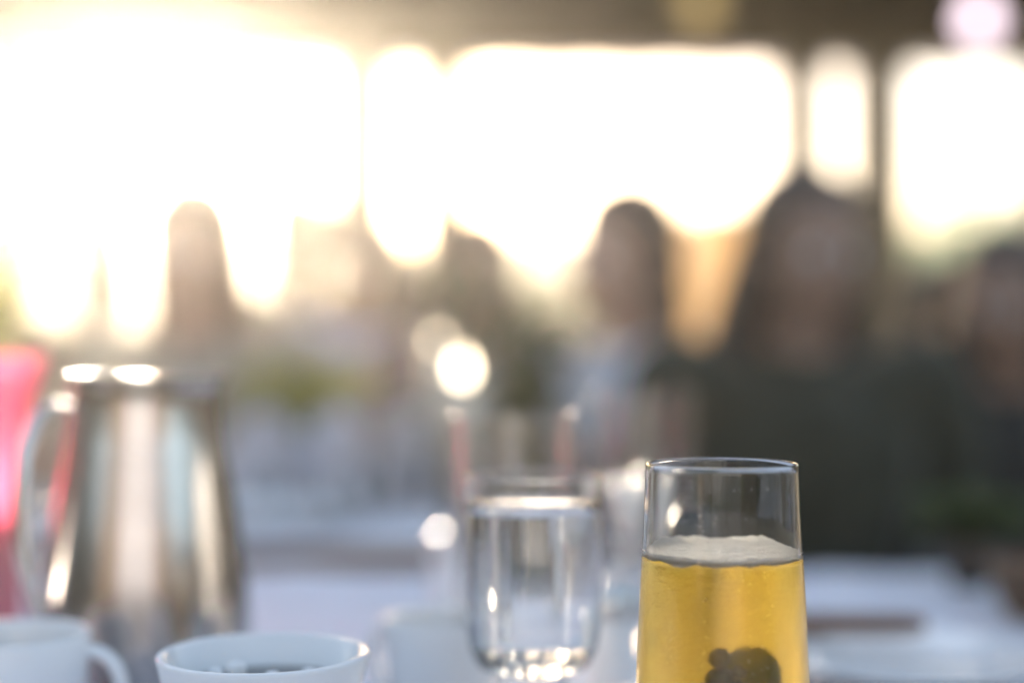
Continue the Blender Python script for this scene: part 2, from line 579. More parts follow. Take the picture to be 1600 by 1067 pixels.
# ------------------------------------------------------------------ pavilion: dark roof on posts
roof_z = 2.205
pv = thing('patio_pavilion', 'dark timber pavilion roof on tall posts over the dining patio', 'pavilion', (0, 0, 0))
bm = bmesh.new()
box(bm, (-6.4, 6.0, roof_z), (6.4, 6.16, 2.755), 0.006)
mesh_obj('eave_beam', bm, M['roof_wood'], pv, False)
bm = bmesh.new()
box(bm, (-6.4, 4.5, 2.50), (6.4, 4.64, 2.812), 0.006)
mesh_obj('eave_beam', bm, M['roof_wood'], pv, False)
first = None
for k in range(7):
    y = 4.425 + k * 0.303
    if first is None:
        bm = bmesh.new()
        box(bm, (-6.55, 0, 0), (6.55, 0.297, 0.03), 0.003)
        first = mesh_obj('roof_board', bm, M['roof_wood'], pv, False)
        o = first
    else:
        o = first.copy(); col.objects.link(o)
    o.location = (0, y, 2.82 - k * 0.0085)
first = None
for k in range(13):
    x = -6.2 + k * 1.033
    if first is None:
        bm = bmesh.new()
        box(bm, (-0.035, 4.645, 0), (0.035, 5.995, 0.11), 0.004, )
        first = mesh_obj('rafter', bm, M['roof_wood'], pv, False); o = first
    else:
        o = first.copy(); col.objects.link(o)
    o.location = (x, 0, 2.62)
    if False: pass
# posts
for px, w in ((565, 0.27), (692, 0.215), (1250, 0.215), (1372, 0.245), (1640, 0.15), (20, 0.2), (-500, 0.25), (2080, 0.25)):
    x = (px - 800) / 2222 * 6.08
    bm = bmesh.new()
    box(bm, (x - w / 2, 6.08 - 0.07, 0.12), (x + w / 2, 6.08 + 0.07, roof_z - 0.002), 0.008)
    pb = mesh_obj('post', bm, M['roof_wood'], pv, False)
    bm = bmesh.new()
    box(bm, (x - w / 2 - 0.03, 5.98, 0.001), (x + w / 2 + 0.03, 6.18, 0.118), 0.008)
    mesh_obj('post_base', bm, M['patio'], pb, False)
# back posts
for x in (-5.5, 5.5):
    bm = bmesh.new()
    box(bm, (x - 0.08, 4.5, 0.001), (x + 0.08, 4.64, 2.498), 0.006)
    mesh_obj('post', bm, M['roof_wood'], pv, False)


# scalloped cream valance under the beam, and added screens that darken the pot's reflections
bm = bmesh.new()
vx = [-4.2 + 8.4 * i / 420 for i in range(421)]
for x in vx:
    dz = 0.036 + 0.022 * abs(math.sin(x * math.pi / 0.34)) ** 0.6
    w = 0.006 * math.sin(x * 37)
    for z_ in (roof_z - 0.001, roof_z - dz * .5, roof_z - dz):
        bm.verts.new((x, 6.02 + w, z_))
bm.verts.ensure_lookup_table()
for i in range(420):
    for k in range(2):
        a = bm.verts[i * 3 + k]; b_ = bm.verts[i * 3 + 3 + k]; c_ = bm.verts[i * 3 + 4 + k]; d = bm.verts[i * 3 + 1 + k]
        bm.faces.new((a, b_, c_, d))
vo = mesh_obj('valance', bm, cloth('valance_cloth', (0.55, 0.52, 0.55), .6), pv)
sm_ = vo.modifiers.new('thickness', 'SOLIDIFY'); sm_.thickness = 0.002
for sx, lab in ((-1, 'added unseen timber screen darkening reflections, left of the patio'), (1, 'added unseen timber screen darkening reflections, right of the patio')):
    scn = thing('added_screen', lab, 'screen', (sx * 3.4, 0, 0))
    first = None
    for k in range(9):
        if first is None:
            bm = bmesh.new(); box(bm, (-0.015, -3.0, 0), (0.015, 5.7, 0.155), 0.003)
            first = mesh_obj('board', bm, M['roof_wood'], scn, False); o = first
        else:
            o = first.copy(); col.objects.link(o)
        o.location = (0, 0, 0.05 + k * 0.163)
    for y in (-2.9, 0, 2.8, 5.6):
        bm = bmesh.new(); box(bm, (-0.105 if sx < 0 else 0.017, y - .04, 0.001), (-0.017 if sx < 0 else 0.105, y + .04, 1.55), 0.004)
        mesh_obj('post', bm, M['roof_wood'], scn, False)

# unseen house front added behind the camera to shape reflections
hs = thing('added_house_front', 'added unseen house front with a pale reflector door, shaping reflections in the coffee pot', 'house', (0, -4.6, 0))
first = None
for k in range(16):
    if first is None:
        bm = bmesh.new(); box(bm, (-6, -0.03, 0), (6, 0, 0.148), 0.004)
        first = mesh_obj('wall_board', bm, M['house_wood'], hs, False); o = first
    else:
        o = first.copy(); col.objects.link(o)
    o.location = (0, 0, 0.01 + k * 0.152)
bm = bmesh.new()
for lo, hi in (((-2.05, .002, .02), (-1.97, .05, 2.2)), ((1.97, .002, .02), (2.05, .05, 2.2)), ((-2.05, .002, 2.202), (2.05, .05, 2.3))):
    box(bm, lo, hi, .004)
mesh_obj('door_frame', bm, M['dark_wood'], hs, False)
for sx in (-1, 1):
    bm = bmesh.new()
    vs2 = []
    for i in range(121):
        x = sx * (.04 + 1.91 * i / 120)
        vs2.append((bm.verts.new((x, .02 + .010 * math.sin(i * .7), .03)), bm.verts.new((x, .02 + .010 * math.sin(i * .8), 2.19))))
    for a, b_ in zip(vs2, vs2[1:]): bm.faces.new((a[0], b_[0], b_[1], a[1]))
    mesh_obj('reflector_curtain', bm, M['reflector_curtain'], hs)

# ------------------------------------------------------------------ hanging bulbs
def bulb_lamp(px, py, Y, rad, m, label):
    p = at(px, py, Y)
    root = thing('hanging_bulb', label, 'lamp', (p.x, p.y, p.z), 0, 'bulbs hanging from the pavilion roof')
    bm = bmesh.new()
    lathe(bm, [(0, -rad), (rad * .5, -rad * .87), (rad * .87, -rad * .5), (rad, 0), (rad * .87, rad * .5), (rad * .6, rad * .85), (rad * .42, rad * 1.15), (rad * .4, rad * 1.3), (0, rad * 1.3)], 24)
    mesh_obj('bulb', bm, m, root)
    bm = bmesh.new()
    lathe(bm, [(0, rad * 1.301), (rad * .5, rad * 1.301), (rad * .5, rad * 2.1), (rad * .2, rad * 2.4), (0, rad * 2.4)], 20)
    mesh_obj('lamp_socket', bm, M['black_plastic'], root)
    bm = bmesh.new()
    roof_here = 2.82 - (Y - 4.425) / 0.303 * 0.0085
    tube(bm, [(0, 0, rad * 2.3), (0, 0, roof_here - p.z - 0.002)], 0.003, 6)
    mesh_obj('cord', bm, M['black_plastic'], root)


bulb_lamp(1530, 34, 4.85, 0.055, M['bulb_pink'], 'lit pinkish white bulb hanging under the roof at top right')
bulb_lamp(1095, 10, 4.85, 0.055, M['bulb_amber'], 'dim amber bulb hanging under the roof near the top centre')


# ------------------------------------------------------------------ tables
def cloth_table(name, label, x0, x1, y0, y1, z, drop, cat='table', seed=0, grp=None, inset=-0.006):
    cx, cy = (x0 + x1) / 2, (y0 + y1) / 2
    hx, hy = (x1 - x0) / 2, (y1 - y0) / 2
    root = thing(name, label, cat, (cx, cy, 0), 0, grp)
    bm = bmesh.new()
    box(bm, (-hx + .01, -hy + .01, z - 0.034), (hx - .01, hy - .01, z - 0.004), 0.004)
    if inset > 0:
        box(bm, (-hx + .05, -hy + .05, z - 0.10), (hx - .05, hy - .05, z - 0.0345), 0.003)
    mesh_obj('table_top', bm, M['dark_wood'], root, False)
    for sx in (-1, 1):
        for sy in (-1, 1):
            bm = bmesh.new()
            box(bm, (sx * (hx - .09) - .03, sy * (hy - .09) - .03, 0.001), (sx * (hx - .09) + .03, sy * (hy - .09) + .03, z - 0.0345), 0.004)
            mesh_obj('leg', bm, M['dark_wood'], root, False)
    # tablecloth: own thing, draped
    bm = bmesh.new()
    ex, ey = hx - inset, hy - inset
    nx, ny = max(24, int(hx * 90)), max(24, int(hy * 90))
    ux = [-ex + 2 * ex * i / nx for i in range(nx + 1)]
    uy = [-ey + 2 * ey * i / ny for i in range(ny + 1)]
    V = {}
    for i, x in enumerate(ux):
        for j, y in enumerate(uy):
            q = Vector((x * 2.5, y * 2.5, seed))
            zz = 0.0030 * max(0, noise.noise(q * 1.3) + 0.1) + 0.0030 * max(0.0, 1 - abs(noise.noise(q * 0.9 + Vector((5, 2, 1)))) * 14)
            V[i, j] = bm.verts.new((x, y, z + zz - 0.002))
    for i in range(nx):
        for j in range(ny):
            bm.faces.new((V[i, j], V[i + 1, j], V[i + 1, j + 1], V[i, j + 1]))
    loop = [V[i, 0] for i in range(nx + 1)] + [V[nx, j] for j in range(1, ny + 1)] + [V[i, ny] for i in range(nx - 1, -1, -1)] + [V[0, j] for j in range(ny - 1, 0, -1)]
    prev = loop
    nl = len(loop)
    for k in range(1, 9):
        ring = []
        t = k / 8
        for i, v0 in enumerate(loop):
            d = Vector((v0.co.x / ex, v0.co.y / ey, 0))
            if abs(abs(d.x) - 1) < 1e-4 and abs(abs(d.y) - 1) < 1e-4: o = Vector((d.x, d.y, 0)) * 0.7
            elif abs(abs(d.x) - 1) < 1e-4: o = Vector((math.copysign(1, d.x), 0, 0))
            else: o = Vector((0, math.copysign(1, d.y), 0))
            wav = 0.012 + 0.022 * math.sin(i * 0.45 + seed) * t + 0.01 * noise.noise(Vector((i * 0.2, k * 0.3, seed)))
            ring.append(bm.verts.new((v0.co.x + o.x * wav * min(1, t * 2), v0.co.y + o.y * wav * min(1, t * 2), z - 0.002 - drop * t ** 1.15)))
        for i in range(nl):
            j = (i + 1) % nl
            bm.faces.new((prev[i], ring[i], ring[j], prev[j]))
        prev = ring
    o = mesh_obj('tablecloth', bm, M['white_cloth'])
    o.location = (cx, cy, 0)
    return root, o


t0, c0 = cloth_table('dining_table', 'near dining table holding the beer glass and coffee pot', -0.95, 0.85, 0.30, 1.30, TABLE, 0.16, seed=1.3)
tag(c0, 'rumpled white cloth covering the near table under the beer glass', 'tablecloth')
t1, c1 = cloth_table('dining_table', 'second dining table across the narrow gap on the left', -1.7, -0.07, 1.49, 2.10, TABLE, 0.0015, seed=4.1, inset=0.018)
M['cotton'] = noisy('white_cotton', (0.74, 0.72, 0.76), (0.82, 0.80, 0.84), 6, 0.8, 0.25, spec=0.25)
c1.data.materials[0] = M['cotton']
tag(c1, 'white cloth on the second table beyond the dark gap', 'tablecloth')


# ------------------------------------------------------------------ glassware
def beer_glass():
    root = thing('beer_glass', 'clear flared tumbler of golden beer in sharp focus at front right', 'glass', (0.081, 0.55, TABLE + 0.0030))
    outer = [(0.0, 0.0), (0.029, 0.0), (0.0315, 0.002), (0.0336, 0.012), (0.0342, 0.03), (0.0338, 0.05), (0.0330, 0.068), (0.0318, 0.095), (0.03085, 0.112), (0.0300, 0.130), (0.02935, 0.1475)]
    inner = [(0.0281, 0.1475), (0.0287, 0.130), (0.0295, 0.112), (0.0304, 0.095), (0.0315, 0.068), (0.0322, 0.05), (0.0326, 0.03), (0.0310, 0.019), (0.024, 0.014), (0.0, 0.013)]

    def fine(pr, n=6):
        out_ = []
        for a, b_ in zip(pr, pr[1:]):
            for k in range(n):
                t = k / n
                out_.append((a[0] + (b_[0] - a[0]) * t, a[1] + (b_[1] - a[1]) * t))
        out_.append(pr[-1])
        return out_
    rim = [(0.02925 - 0.0006 + 0.0006 * math.cos(a), 0.1475 + 0.0007 * math.sin(a)) for a in [math.pi * k / 8 for k in range(1, 8)]]
    bm = bmesh.new()
    lathe(bm, fine(outer) + rim + fine(inner), 160)
    tum = mesh_obj('tumbler', bm, M['glass_near'], root)
    tum.data.materials.append(M['glass_rim'])
    for f in tum.data.polygons:
        if f.center.z > 0.1135: f.material_index = 1
    # beer, reaching a hair into the glass wall
    lev = 0.1135
    bp = [(0, 0.0127), (0.0242, 0.0137), (0.0313, 0.0187), (0.0329, 0.03), (0.0325, 0.05), (0.0318, 0.068), (0.0307, 0.095), (0.02975, lev), (0.027, lev - 0.0008), (0.0, lev - 0.0009)]
    bm = bmesh.new()
    lathe(bm, bp[:1] + fine(bp[1:8]) + bp[8:], 128)
    mesh_obj('beer', bm, M['beer'], root)
    # foam: thin layer with a higher collar clinging at the back
    bm = bmesh.new()
    N, K = 110, 26
    R0 = 0.0294
    topr, botr = [], []
    for k in range(K + 1):
        r = R0 * (k / K)
        tr_, br_ = [], []
        for i in range(N):
            a = 2 * math.pi * i / N
            x, y = r * math.cos(a), r * math.sin(a)
            q = Vector((x, y, 0)) * 130
            edge = max(0, (k / K - 0.72) / 0.28)
            back = max(0, math.sin(a))
            bump1 = math.exp(-((a - R(128)) / 0.42) ** 2) + 1.0 * math.exp(-((a - R(52)) / 0.34) ** 2) + 0.42 * back
            hgt = 0.0009 + 0.0006 * noise.noise(q) + 0.0005 * noise.noise(q * 3) + 0.0003 * noise.noise(q * 8) + edge ** 1.5 * (0.0002 + 0.0022 * bump1 * (0.85 + 0.3 * noise.noise(q * 1.7)))
            low = -0.0007 - edge * (0.0006 + 0.0014 * noise.noise(q * 0.8) + 0.0006 * noise.noise(q * 3.1) + 0.0012 * max(0, -math.sin(a)) * max(0, -math.cos(a)))
            tr_.append((x, y, lev + hgt)); br_.append((x, y, lev + low))
        topr.append(tr_); botr.append(br_)
    def addsurf(rings, flip):
        vv = []
        c = bm.verts.new((0, 0, rings[0][0][2]))
        for rr_ in rings[1:]:
            vv.append([bm.verts.new(p_) for p_ in rr_])
        for i in range(N):
            j = (i + 1) % N
            f = (c, vv[0][i], vv[0][j])
            bm.faces.new(f[::-1] if flip else f)
        for a_, b_ in zip(vv, vv[1:]):
            for i in range(N):
                j = (i + 1) % N
                f = (a_[i], b_[i], b_[j], a_[j])
                bm.faces.new(f[::-1] if flip else f)
        return vv[-1]
    e1 = addsurf(topr, False); e2 = addsurf(botr, True)
    for i in range(N):
        j = (i + 1) % N
        bm.faces.new((e2[i], e2[j], e1[j], e1[i]))
    mesh_obj('foam', bm, M['foam'], root)
    # fruit in the glass, partly in view at the bottom edge of the picture
    rind = leaf_mat('lime_rind', (0.16, 0.20, 0.02), (0.26, 0.28, 0.04), 0.5)
    bm = bmesh.new()
    ball(bm, (0, 0, 0), (0.0105, 0.0085, 0.0112), seg=28)
    for v in bm.verts:
        v.co *= 1 + 0.05 * noise.noise(v.co * 160)
    o = mesh_obj('lime_chunk', bm, rind, root)
    o.location = (0.0068, -0.012, 0.0695)
    dk = noisy('dark_berry', (0.012, 0.012, 0.006), (0.03, 0.028, 0.012), 60, 0.35, 0.4)
    for k, (x, y, z, r) in enumerate(((-0.0035, -0.019, 0.0775, 0.0038), (-0.0030, -0.018, 0.0690, 0.0052), (0.0025, -0.022, 0.0730, 0.0024), (0.0020, -0.022, 0.0672, 0.0028), (-0.0085, -0.016, 0.063, 0.004))):
        bm = bmesh.new()
        ball(bm, (0, 0, 0), (r, r * 0.8, r), seg=18)
        for v in bm.verts:
            v.co *= 1 + 0.22 * noise.noise(v.co * 420 + Vector((k, 0, 0)))
        o = mesh_obj('dark_berry', bm, dk, root)
        o.location = (x, y, z)
    bm = bmesh.new()
    rb = random.Random(9)
    for q in range(7):
        bx_, by_ = rb.uniform(-.024, .024), rb.uniform(-.026, -.012)
        for _ in range(26):
            bmesh.ops.create_icosphere(bm, subdivisions=1, radius=rb.uniform(.00012, .00036), matrix=Matrix.Translation((bx_ + rb.gauss(0, .0007), by_ + rb.gauss(0, .0007), rb.uniform(.03, .111))))
    o = mesh_obj('bubbles', bm, M['foam'], root)
    o['kind'] = 'stuff'
    # bubbles and damp beads on the outside
    bm = bmesh.new()
    rnd = random.Random(5)
    for _ in range(420):
        a = rnd.uniform(R(180), R(360)); z = 0.035 + rnd.random() * 0.075
        if rnd.random() < 0.5:
            a = rnd.gauss(R(262), 0.16)
        rr_ = 0.0338 - (z - 0.05) * 0.0475 if z > 0.05 else 0.0341
        s = 0.00006 + 0.00016 * rnd.random() ** 3
        nrm = Vector((math.cos(a), math.sin(a), 0))
        bmesh.ops.create_icosphere(bm, subdivisions=1, radius=s, matrix=Matrix.Translation(nrm * (rr_ + s * 0.3) + Vector((0, 0, z))))
    for _ in range(170):
        a = rnd.gauss(R(256), 0.42); z = 0.119 + rnd.random() * 0.024
        rr_ = 0.03085 - (z - 0.112) * 0.0445
        s = 0.00005 + 0.00026 * rnd.random() ** 4
        nrm = Vector((math.cos(a), math.sin(a), 0))
        bmesh.ops.create_icosphere(bm, subdivisions=1, radius=s, matrix=Matrix.Translation(nrm * (rr_ + s * 0.3) + Vector((0, 0, z))))
    o = mesh_obj('water_beads', bm, M['glass'], root)
    o['kind'] = 'stuff'
    return root


bgl = beer_glass()


def simple_glass(name, label, x, y, prof_out, wall, base, m, cat='glass', grp='drinking glasses on the tables', seg=96, z=TABLE + 0.0030):
    root = thing(name, label, cat, (x, y, z), 0, grp)
    return root


def tumbler_obj(name, prof_out, wall, base, m, parent, seg=96):
    """prof_out from the foot centre to rim; wall thickness and thick base."""
    rt, zt = prof_out[-1]
    # tight rings next to the rim keep the wall's shading straight up to the lip
    ra, za = prof_out[-2]
    prof_out = list(prof_out[:-1]) + [(ra + (rt - ra) * t, za + (zt - za) * t) for t in (.25, .5, .75, .9, .97)] + [(rt, zt)]
    rim = [(rt - wall / 2 + wall / 2 * math.cos(a), zt + wall / 2 * math.sin(a)) for a in [math.pi * k / 6 for k in range(1, 6)]]
    inner = [(r - wall, zz) for r, zz in reversed(prof_out) if zz > base + 0.004 and r > wall * 2]
    inner[0] = (inner[0][0], inner[0][1] - 1e-5)
    rb = inner[-1][0]
    inner += [(rb * 0.8, base + 0.0015), (rb * 0.4, base), (0, base)]
    bm = bmesh.new()
    lathe(bm, list(prof_out) + rim + inner, seg)
    return mesh_obj(name, bm, m, parent)


# stemless-style wine glass with heavy cut foot
g2 = simple_glass('wine_glass', 'rounded clear wine glass with sparkling base just left of the beer glass', 0.0100, 0.672, None, 0, 0, None)
prof = [(0.0, 0.040), (0.012, 0.040), (0.0205, 0.0412), (0.0268, 0.0455), (0.0302, 0.0535), (0.0315, 0.065), (0.0320, 0.077), (0.0325, 0.088), (0.0325, 0.102), (0.0323, 0.116), (0.0321, 0.133)]
tumbler_obj('glass_bowl', prof, 0.0013, 0.0500, M['glass'], g2)
bm = bmesh.new()
lathe(bm, [(0, 0.0), (0.026, 0.0), (0.0275, 0.0015), (0.0225, 0.010), (0.0155, 0.018), (0.0205, 0.028), (0.0165, 0.0355), (0.0120, 0.0397), (0, 0.0397)], 14)
for f in bm.faces: f.smooth = False
mesh_obj('faceted_foot', bm, M['glass'], g2, False)
M['water'] = glass_mat('clear_water', (0.97, 0.98, 0.98), 0.0, 1.33)
wp = [(0, 0.0498), (0.0102, 0.0499), (0.0252, 0.0512)] + [(r_ - 0.0012, z_) for r_, z_ in prof if 0.055 < z_ < 0.117] + [(0.0312, 0.121), (0.0300, 0.1204), (0, 0.1202)]
bm = bmesh.new(); lathe(bm, wp, 96); mesh_obj('water', bm, M['water'], g2)

g3 = simple_glass('tall_glass', 'tall clear straight glass behind the rounded wine glass', 0.001, 0.775, None, 0, 0, None)
prof = [(0.0, 0.0), (0.029, 0.0), (0.0305, 0.003), (0.0315, 0.03), (0.0325, 0.08), (0.0332, 0.12), (0.0336, 0.158)]
tumbler_obj('glass_body', prof, 0.0013, 0.012, M['glass_thin'], g3)

g4 = simple_glass('short_glass', 'short faceted tumbler holding the added glint spoons between the clear glasses and the beer', 0.074, 0.95, None, 0, 0, None)
prof = [(0.0, 0.0), (0.025, 0.0), (0.027, 0.003), (0.028, 0.03), (0.0285, 0.05), (0.0288, 0.062), (0.0290, 0.070)]
o = tumbler_obj('glass_body', prof, 0.0018, 0.018, M['glass'], g4, 16)
for f in o.data.polygons: f.use_smooth = False

def spoon(bx_, by_, tip, label, twist=0.0):  # made-up spoons whose rounded bowls throw sun glints
    base = Vector((bx_, by_, TABLE + 0.0030 + 0.020))
    tip = Vector(tip)
    root = thing('glint_spoon', label, 'spoon', tuple(base), 0, 'spoons added for glints in the short tumbler')
    d = tip - base
    bm = bmesh.new()
    tube(bm, [Vector((0, 0, 0)), d * .3, d * .6, d * .84], [.0030, .0020, .0016, .0022], 10, .6)
    mesh_obj('handle', bm, M['satin_steel'], root)
    bm = bmesh.new()
    q = d.to_track_quat('Z', 'Y').to_matrix() @ Matrix.Rotation(twist, 3, 'Z')
    ball(bm, d * .92, (.0095, .0062, .0135), q, 24)
    mesh_obj('spoon_bowl', bm, M['satin_steel'], root)


spoon(0.076, 0.950, (0.0735, 0.945, 0.93 - 0.083), 'left spoon added for a glint in the short tumbler', .3)
spoon(0.082, 0.952, (0.089, 0.955, 0.93 - 0.079), 'right spoon added for a glint, leaning toward the beer glass', -.2)
spoon(0.078, 0.938, (0.0765, 0.930, 0.93 - 0.097), 'lowest spoon added for a glint at the front of the short tumbler', .1)

g5 = simple_glass('tall_glass', 'large tall clear glass farthest back behind the beer rim', 0.099, 1.06, None, 0, 0, None)
prof = [(0.0, 0.0), (0.030, 0.0), (0.0325, 0.003), (0.034, 0.03), (0.036, 0.08), (0.037, 0.12), (0.0375, 0.163)]
tumbler_obj('glass_body', prof, 0.0014, 0.014, M['glass_thin'], g5)


# ------------------------------------------------------------------ china
def cup(label, x, y, r, h, handle_ang, name='coffee_cup', fill=None, foam=False):
    root = thing(name, label, 'cup', (x, y, TABLE + 0.0030), handle_ang, 'white cups on the near table')
    prof = [(0, 0.002), (r * .55, 0.002), (r * .58, 0.0), (r * .64, 0.0), (r * .66, 0.004), (r * .84, h * .18), (r * .95, h * .45), (r * .985, h * .75), (r, h - .002), (r - .0008, h), (r - .0026, h - .0006), (r - .0034, h - .004), (r * .95 - .003, h * .45), (r * .8 - .003, h * .2), (r * .5, 0.007), (0, 0.0065)]
    bm = bmesh.new()
    lathe(bm, prof, 72)
    mesh_obj('cup_body', bm, M['white_china'], root)
    bm = bmesh.new()
    pts = []
    for k in range(15):
        a = R(100) - R(200) * k / 14
        pts.append((r * 0.93 + math.cos(a) * h * 0.27 + 0.002, 0, h * 0.52 + math.sin(a) * h * 0.32))
    tube(bm, pts, 0.0042, 12, 0.8)
    mesh_obj('handle', bm, M['white_china'], root)
    if fill:
        bm = bmesh.new()
        rr_ = r * .97 - .0035
        lathe(bm, [(0, fill), (rr_, fill), (rr_ - 0.0004, fill - 0.0015), (0, fill - 0.0015)], 48)
        mesh_obj('coffee', bm, M['coffee'], root)
    return root


cup('white coffee cup with its handle out at the bottom left corner', -0.2395, 0.68, 0.0375, 0.0585, R(4), fill=0.045)
cup('white cup tucked between the wide bowl and the clear wine glass', -0.037, 0.758, 0.0315, 0.0525, R(150), fill=0.04)

# wide white bowl of dark sugar with white cubes
bw = thing('wide_bowl', 'wide low white bowl with dark contents at the bottom edge', 'bowl', (-0.1045, 0.60, TABLE + 0.0030))
r, h = 0.0445, 0.0655
prof = [(0, 0.003), (0.022, 0.003), (0.0225, 0), (0.026, 0), (0.027, 0.004), (0.034, 0.02), (0.040, 0.045), (r - .0003, h - .0022), (r, h - 0.0008), (r - .0015, h), (r - .004, h - .0008), (0.0375, 0.046), (0.031, 0.022), (0.02, 0.008), (0, 0.0075)]
bm = bmesh.new(); lathe(bm, prof, 80); mesh_obj('bowl_body', bm, M['white_china'], bw)
bm = bmesh.new(); lathe(bm, [(0, 0.0515), (0.0384, 0.0515), (0.0376, 0.048), (0, 0.048)], 60); mesh_obj('dark_jam', bm, M['coffee'], bw)
for k, (x, y, s, a) in enumerate(((-0.021, 0.004, 0.006, 20), (-0.0135, 0.010, 0.0075, 50), (0.004, -0.002, 0.006, 10), (0.018, 0.006, 0.0055, 70))):
    bm = bmesh.new()
    box(bm, (-s / 2, -s / 2, -s / 2), (s / 2, s / 2, s / 2), s * 0.3)
    o = tag(mesh_obj('sugar_cube', bm, M['salt']), ['small white sugar cube at the left of the wide bowl', 'largest white sugar cube in the wide bowl', 'small white sugar cube at the front middle of the wide bowl', 'white sugar cube at the right side of the wide bowl'][k], 'sugar cube', 'sugar cubes in the wide bowl')
    o.location = (bw.location.x + x, bw.location.y + y, TABLE + 0.0030 + 0.0515 + s / 2)
    o.rotation_euler = (0, 0, R(a))

# small plate with wood-handled knives at right
pl = thing('side_plate', 'small white side plate at the bottom right under the knife', 'plate', (0.235, 0.86, TABLE + 0.0030))
bm = bmesh.new()
lathe(bm, [(0, 0.001), (0.045, 0.001), (0.046, 0), (0.05, 0), (0.052, 0.003), (0.083, 0.011), (0.085, 0.012), (0.0845, 0.0135), (0.082, 0.013), (0.052, 0.0055), (0.045, 0.004), (0, 0.004)], 80)
mesh_obj('plate_body', bm, M['white_china'], pl)


def knife(x, y, z, rz, label):
    root = thing('table_knife', label, 'knife', (x, y, z), rz, 'wood-handled knives by the side plate')
    bm = bmesh.new()
    tube(bm, [(0, 0, 0), (0.01, 0, 0), (0.04, 0, 0), (0.08, 0, 0), (0.105, 0, 0)], [0.006, 0.008, 0.0085, 0.0085, 0.006], 12, 0.8)
    h_ = mesh_obj('handle', bm, M['handle_wood'], root)
    for q in (0.03, 0.075):
        bm = bmesh.new()
        bmesh.ops.create_cone(bm, cap_ends=True, segments=12, radius1=0.0022, radius2=0.0022, depth=0.0142, matrix=Matrix.Translation((q, 0, 0)))
        mesh_obj('rivet', bm, M['satin_steel'], h_)
    bm = bmesh.new()
    vs_ = [(0.104, -0.005), (0.115, -0.008), (0.17, -0.009), (0.205, -0.004), (0.212, 0.004), (0.17, 0.006), (0.115, 0.006), (0.104, 0.005)]
    a = [bm.verts.new((p_[0], p_[1], 0.0009)) for p_ in vs_]; b_ = [bm.verts.new((p_[0], p_[1], -0.0009)) for p_ in vs_]
    bm.faces.new(a); bm.faces.new(b_[::-1])
    for i in range(8):
        j = (i + 1) % 8
        bm.faces.new((a[j], a[i], b_[i], b_[j]))
    mesh_obj('blade', bm, M['satin_steel'], root, False)


knife(0.262, 0.905, TABLE + 0.0030 + 0.0205, R(176), 'table knife with brown wooden handle lying across the side plate')
knife(0.245, 0.965, TABLE + 0.0125, R(170), 'second wooden-handled table knife lying on the cloth behind the plate')

bk = thing('bread_basket', 'low brown woven basket at the right end of the near table', 'basket', (0.415, 1.05, TABLE + 0.0030))
bm = bmesh.new()
lathe(bm, [(0, 0), (.046, 0), (.055, .018), (.060, .036), (.057, .036), (.052, .018), (.044, .004), (0, .004)], 40)
mesh_obj('basket_liner', bm, M['handle_wood'], bk)
for k in range(7):
    bm = bmesh.new()
    t = k / 6
    rr_ = .0475 + .0135 * t ** .8
    tube(bm, [(rr_ * math.cos(a), rr_ * math.sin(a), .003 + .034 * t + .0012 * math.sin(a * 12 + k * math.pi)) for a in [2 * math.pi * q / 72 for q in range(73)]], .0026, 6, 1, False)
    mesh_obj('woven_strand', bm, M['chair_wood'], bk)
for k, (x, y, a) in enumerate(((-.015, .01, 20), (.018, -.012, -30))):
    bm = bmesh.new(); ball(bm, (0, 0, 0), (.032, .020, .017), None, 20)
    for v in bm.verts: v.co *= 1 + .08 * noise.noise(v.co * 60)
    o = tag(mesh_obj('bread_roll', bm, M['bread']), ['brown bread roll at the back left of the woven basket', 'brown bread roll at the front right of the woven basket'][k], 'bread roll', 'bread rolls in the basket')
    o.location = (.415 + x, 1.05 + y, TABLE + .0030 + .022); o.rotation_euler = (0, 0, R(a))

# ------------------------------------------------------------------ steel coffee pot
pot = thing('coffee_pot', 'tapered polished steel coffee pot with looped handle at left', 'coffee pot', (-0.205, 0.80, TABLE + 0.0030), R(0))
pot.scale = (1, 1, 0.975)
prof = [(0, 0.001), (0.046, 0.001), (0.049, 0.0), (0.0570, 0.003), (0.0590, 0.015), (0.0582, 0.045), (0.0545, 0.075), (0.0492, 0.11), (0.0435, 0.145), (0.0408, 0.168), (0.0405, 0.176), (0.0425, 0.1825), (0.0422, 0.1835), (0.0410, 0.183), (0.0392, 0.176), (0.0395, 0.168), (0.0415, 0.145), (0.048, 0.075), (0.0495, 0.02), (0.045, 0.004), (0, 0.004)]
bm = bmesh.new(); lathe(bm, prof, 96)
for v_ in bm.verts:
    if v_.co.z > 0.165 and v_.co.x > 0.03:
        k = (v_.co.z - 0.165) / 0.018 * max(0, (v_.co.x - 0.03) / 0.012)
        v_.co.x += 0.003 * k; v_.co.z += 0.001 * k
mesh_obj('pot_body', bm, M['steel'], pot)
bm = bmesh.new()
hp = [(-0.039, -0.012, 0.166), (-0.047, -0.018, 0.168), (-0.0545, -0.025, 0.160), (-0.0585, -0.031, 0.142), (-0.0590, -0.036, 0.115), (-0.0560, -0.040, 0.085), (-0.049, -0.042, 0.058), (-0.040, -0.040, 0.040), (-0.033, -0.037, 0.033)]
tube(bm, hp, [0.0045, 0.0055, 0.0065, 0.007, 0.007, 0.007, 0.0065, 0.0055, 0.0045], 14, 0.55)
mesh_obj('handle', bm, M['steel'], pot)
bm = bmesh.new()
lathe(bm, [(0, 0.1765), (0.0385, 0.1765), (0.0388, 0.1785), (0.03, 0.1815), (0.010, 0.1835), (0, 0.184)], 64)
mesh_obj('lid', bm, M['steel'], pot)

